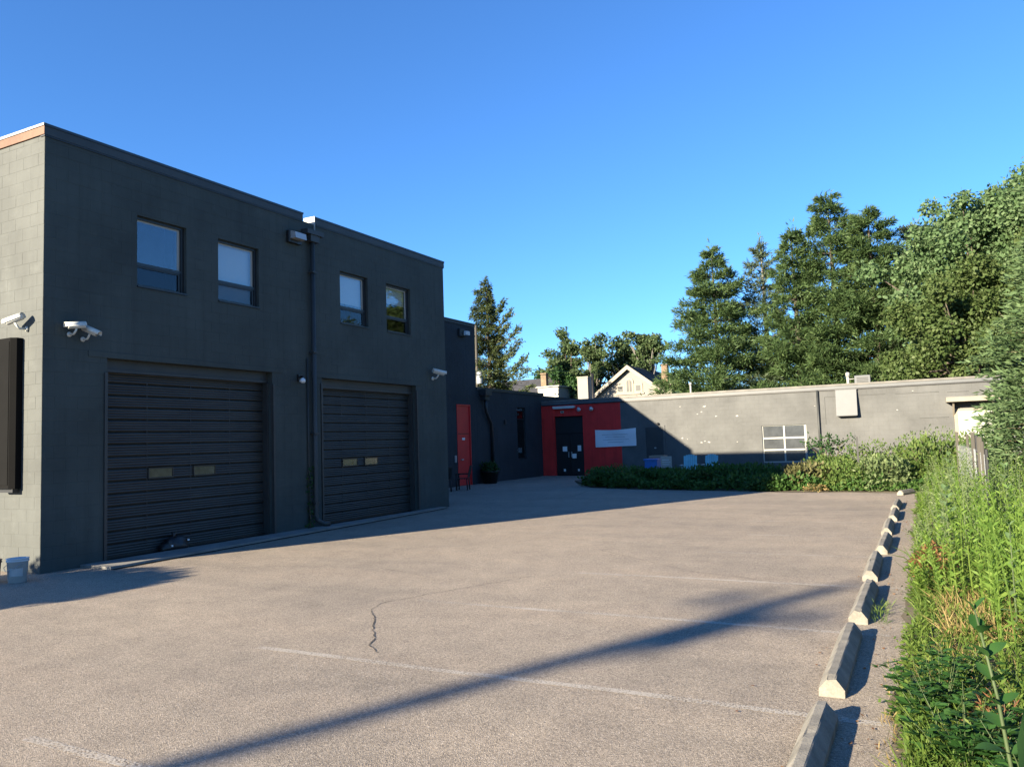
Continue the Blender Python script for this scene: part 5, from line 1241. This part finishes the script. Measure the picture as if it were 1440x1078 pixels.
def chimney(name, x, y, z0, z1, w, m, parent):
    t = MB(); t.box(x-w/2, x+w/2, y-w/2, y+w/2, z0, z1-.12); k = t.build(name, M[m], parent)
    t = MB(); t.box(x-w/2-.06, x+w/2+.06, y-w/2-.06, y+w/2+.06, z1-.118, z1, .02); t.build('chimney_cap', M[m], k)
    t = MB(); 
    for i in range(int((z1-z0-.2)/.11)): t.box(x-w/2-.008, x+w/2+.008, y-w/2-.008, y+w/2+.008, z0+.03+i*.11, z0+.03+i*.11+.085)
    t.build('brick_course', M[m], k)['kind'] = 'stuff'
chimney('chimney', -24.0, 76.6, 7.6, 9.55, .8, 'brick', h)
chimney('chimney', -20.75, 70.8, 5.0, 8.55, .55, 'brick_tan', h)
t = MB(); t.box(-21.6, -19.9, 69.8, 73.0, 0, 6.55); t.build('side_porch', M['cream'], h)
t = MB(); t.box(-21.7, -19.8, 69.6, 73.2, 6.553, 6.66); t.build('porch_roof', M['cream'], h)
h2 = thing('white_dormer_house', 'dark roofed house with white dormer and brick chimney behind the link', 'house', (-33, 70, 0))
t = MB(); t.prism([(-42, 0), (-31.6, 0), (-31.6, 5.6), (-42, 5.6)], 'y', 72, 80); t.build('wall', M['siding'], h2)
t = MB(); t.prism([(71.6, 5.5), (76, 8.5), (80.4, 5.5)], 'x', -42.3, -31.4); t.build('roof', M['shingle'], h2)
dm = MB(); dm.box(-33.5, -31.3, 70.2, 73, 4.5, 7.1); dd_ = dm.build('dormer', M['pvc'], h2)
t = MB(); t.prism([(-33.7, 7.103), (-31.1, 7.103), (-31.1, 7.22), (-33.7, 7.22)], 'y', 70.0, 73.2); t.build('dormer_roof', M['pvc'], dd_)
chimney('chimney', -33.2, 71.2, 6.5, 8.6, .55, 'brick_tan', h2)
v = thing('roof_flue', 'beige boxed flue standing behind the wing roof left of the gable', 'flue', (-25.6, 63, 0))
t = MB(); t.box(-26.05, -25.1, 62.5, 63.5, 0, 7.15); t.build('flue_box', M['siding'], v)
t = MB(); t.box(-26.1, -25.05, 62.45, 63.55, 7.153, 7.24); t.build('flue_cap', M['cream'], v)
t = MB(); t.tube([(-24.85, 63, 0), (-24.85, 63, 7.5)], .11, 8); t.build('flue_pipe', M['black'], v)
# utility pole beside the office roof with transformer, and wires
v = thing('utility_pole', 'utility pole with transformer can rising behind the office corner', 'pole', (-33.35, 58, 0))
t = MB(); t.tube([(-33.35, 58, 0), (-33.35, 58, 11.9)], [.15, .10], 8); t.build('pole', M['wood_post'], v)
t = MB(); t.lathe((-32.98, 57.8, 6.85), [(.26, 0), (.28, .05), (.28, .95), (.2, 1.02), (.05, 1.1)], 14); t.build('transformer', M['galv'], v)
t = MB(); t.box(-34.6, -33.4, 57.84, 57.92, 10.9, 11.02); t.build('crossarm', M['wood_post'], v)
for i, (p0, p1, sag) in enumerate([((-33.3, 58, 8.5), (-22, 86, 9.2), .5), ((-33.3, 58, 7.0), (-26, 78, 7.3), .3), ((-33.3, 58, 7.8), (-26, 86, 9.6), .4)]):
    p0, p1 = Vector(p0), Vector(p1); t = MB(); t.tube([p0.lerp(p1, k/12)-Vector((0, 0, sag*4*(k/12)*(1-k/12))) for k in range(13)], .018, 4, caps=False)
    tag(t.build('utility_wire', M['cable']), ['uppermost wire running from the utility pole past the spruce', 'lowest wire running from the utility pole to the houses', 'middle wire running from the utility pole'][i], 'wire', 'overhead wires beyond the roofs')

# ------------------------------------------------------------------ things behind the camera whose shadows the photo shows
bx, by = -4.08-(3.32+27)*SUN_T, -27.0
v = thing('utility_pole', 'brown utility pole behind the camera whose shadow crosses the lot', 'pole', (bx, by, 0))
ptop = (10.4+27)*SUN_K
t = MB(); t.tube([(bx, by, 0), (bx, by, ptop)], [.16, .13], 10); t.build('pole', M['pole_wood'], v)
t = MB(); t.frame_box((bx, by, ptop-.55), (.8, -.6, 0), (0, 0, 1), (.6, .8, 0), -.9, .9, -.06, .06, -.05, .05); t.build('crossarm', M['pole_wood'], v)
for q_, zz in ((-.55, .48), (.0, .1), (.6, .48)):
    t = MB(); t.lathe((bx+.8*q_, by-.6*q_, ptop-zz), [(.03, 0), (.06, .05), (.06, .12), (.03, .17)], 8); t.build('insulator', M['galv'], v)
t = MB(); t.lathe((bx+.30, by+.1, ptop-1.30), [(.15, 0), (.17, .04), (.17, .52), (.10, .58)], 12); t.build('transformer', M['galv'], v)
t = MB(); t.tube([(bx, by, ptop-1.05), (bx+.8*.6, by-.6*.6, ptop-.6)], .03, 6); t.build('brace', M['galv'], v)
broadleaf('street_tree', -5.0, -12.2, 6.9, 2.4, 2.0, 28000, .20, 'maple', 'leafy tree behind the camera shading the foreground weeds', None, 22)
# unseen hedge added beyond the left edge to cast shade by the pail
def hedge(x0, x1, y0, y1, h, label):
    t = thing('shade_hedge', label, 'hedge', ((x0+x1)/2, (y0+y1)/2, 0))
    b = MB()
    for i in range(8):
        xx = x0+(x1-x0)*(i+.5)/8; b.tube([(xx, (y0+y1)/2, 0), (xx+.1, (y0+y1)/2, h*.8)], [.04, .015], 5)
    b.build('stems', M['twig'], t)
    n = 24000; P = np.stack([rng.uniform(x0, x1, n), rng.uniform(y0, y1, n), h*rng.random(n)**.8], 1)
    P[:, 2] *= 1-.10*np.abs((P[:, 0]-(x0+x1)/2)/(x1-x0)*2)**2
    foliage('foliage', leaves(P, norm(rng.normal(size=(n, 3))+np.array([0, 0, .3])), .12, .05), M['shrub'], t)
hedge(-16.2, -13.05, -.6, .8, 2.75, 'unseen hedge added beyond the left edge to shade the lot corner')
print('TRIS', sum(len(o.data.polygons)*2 for o in COL.objects if o.type == 'MESH'))
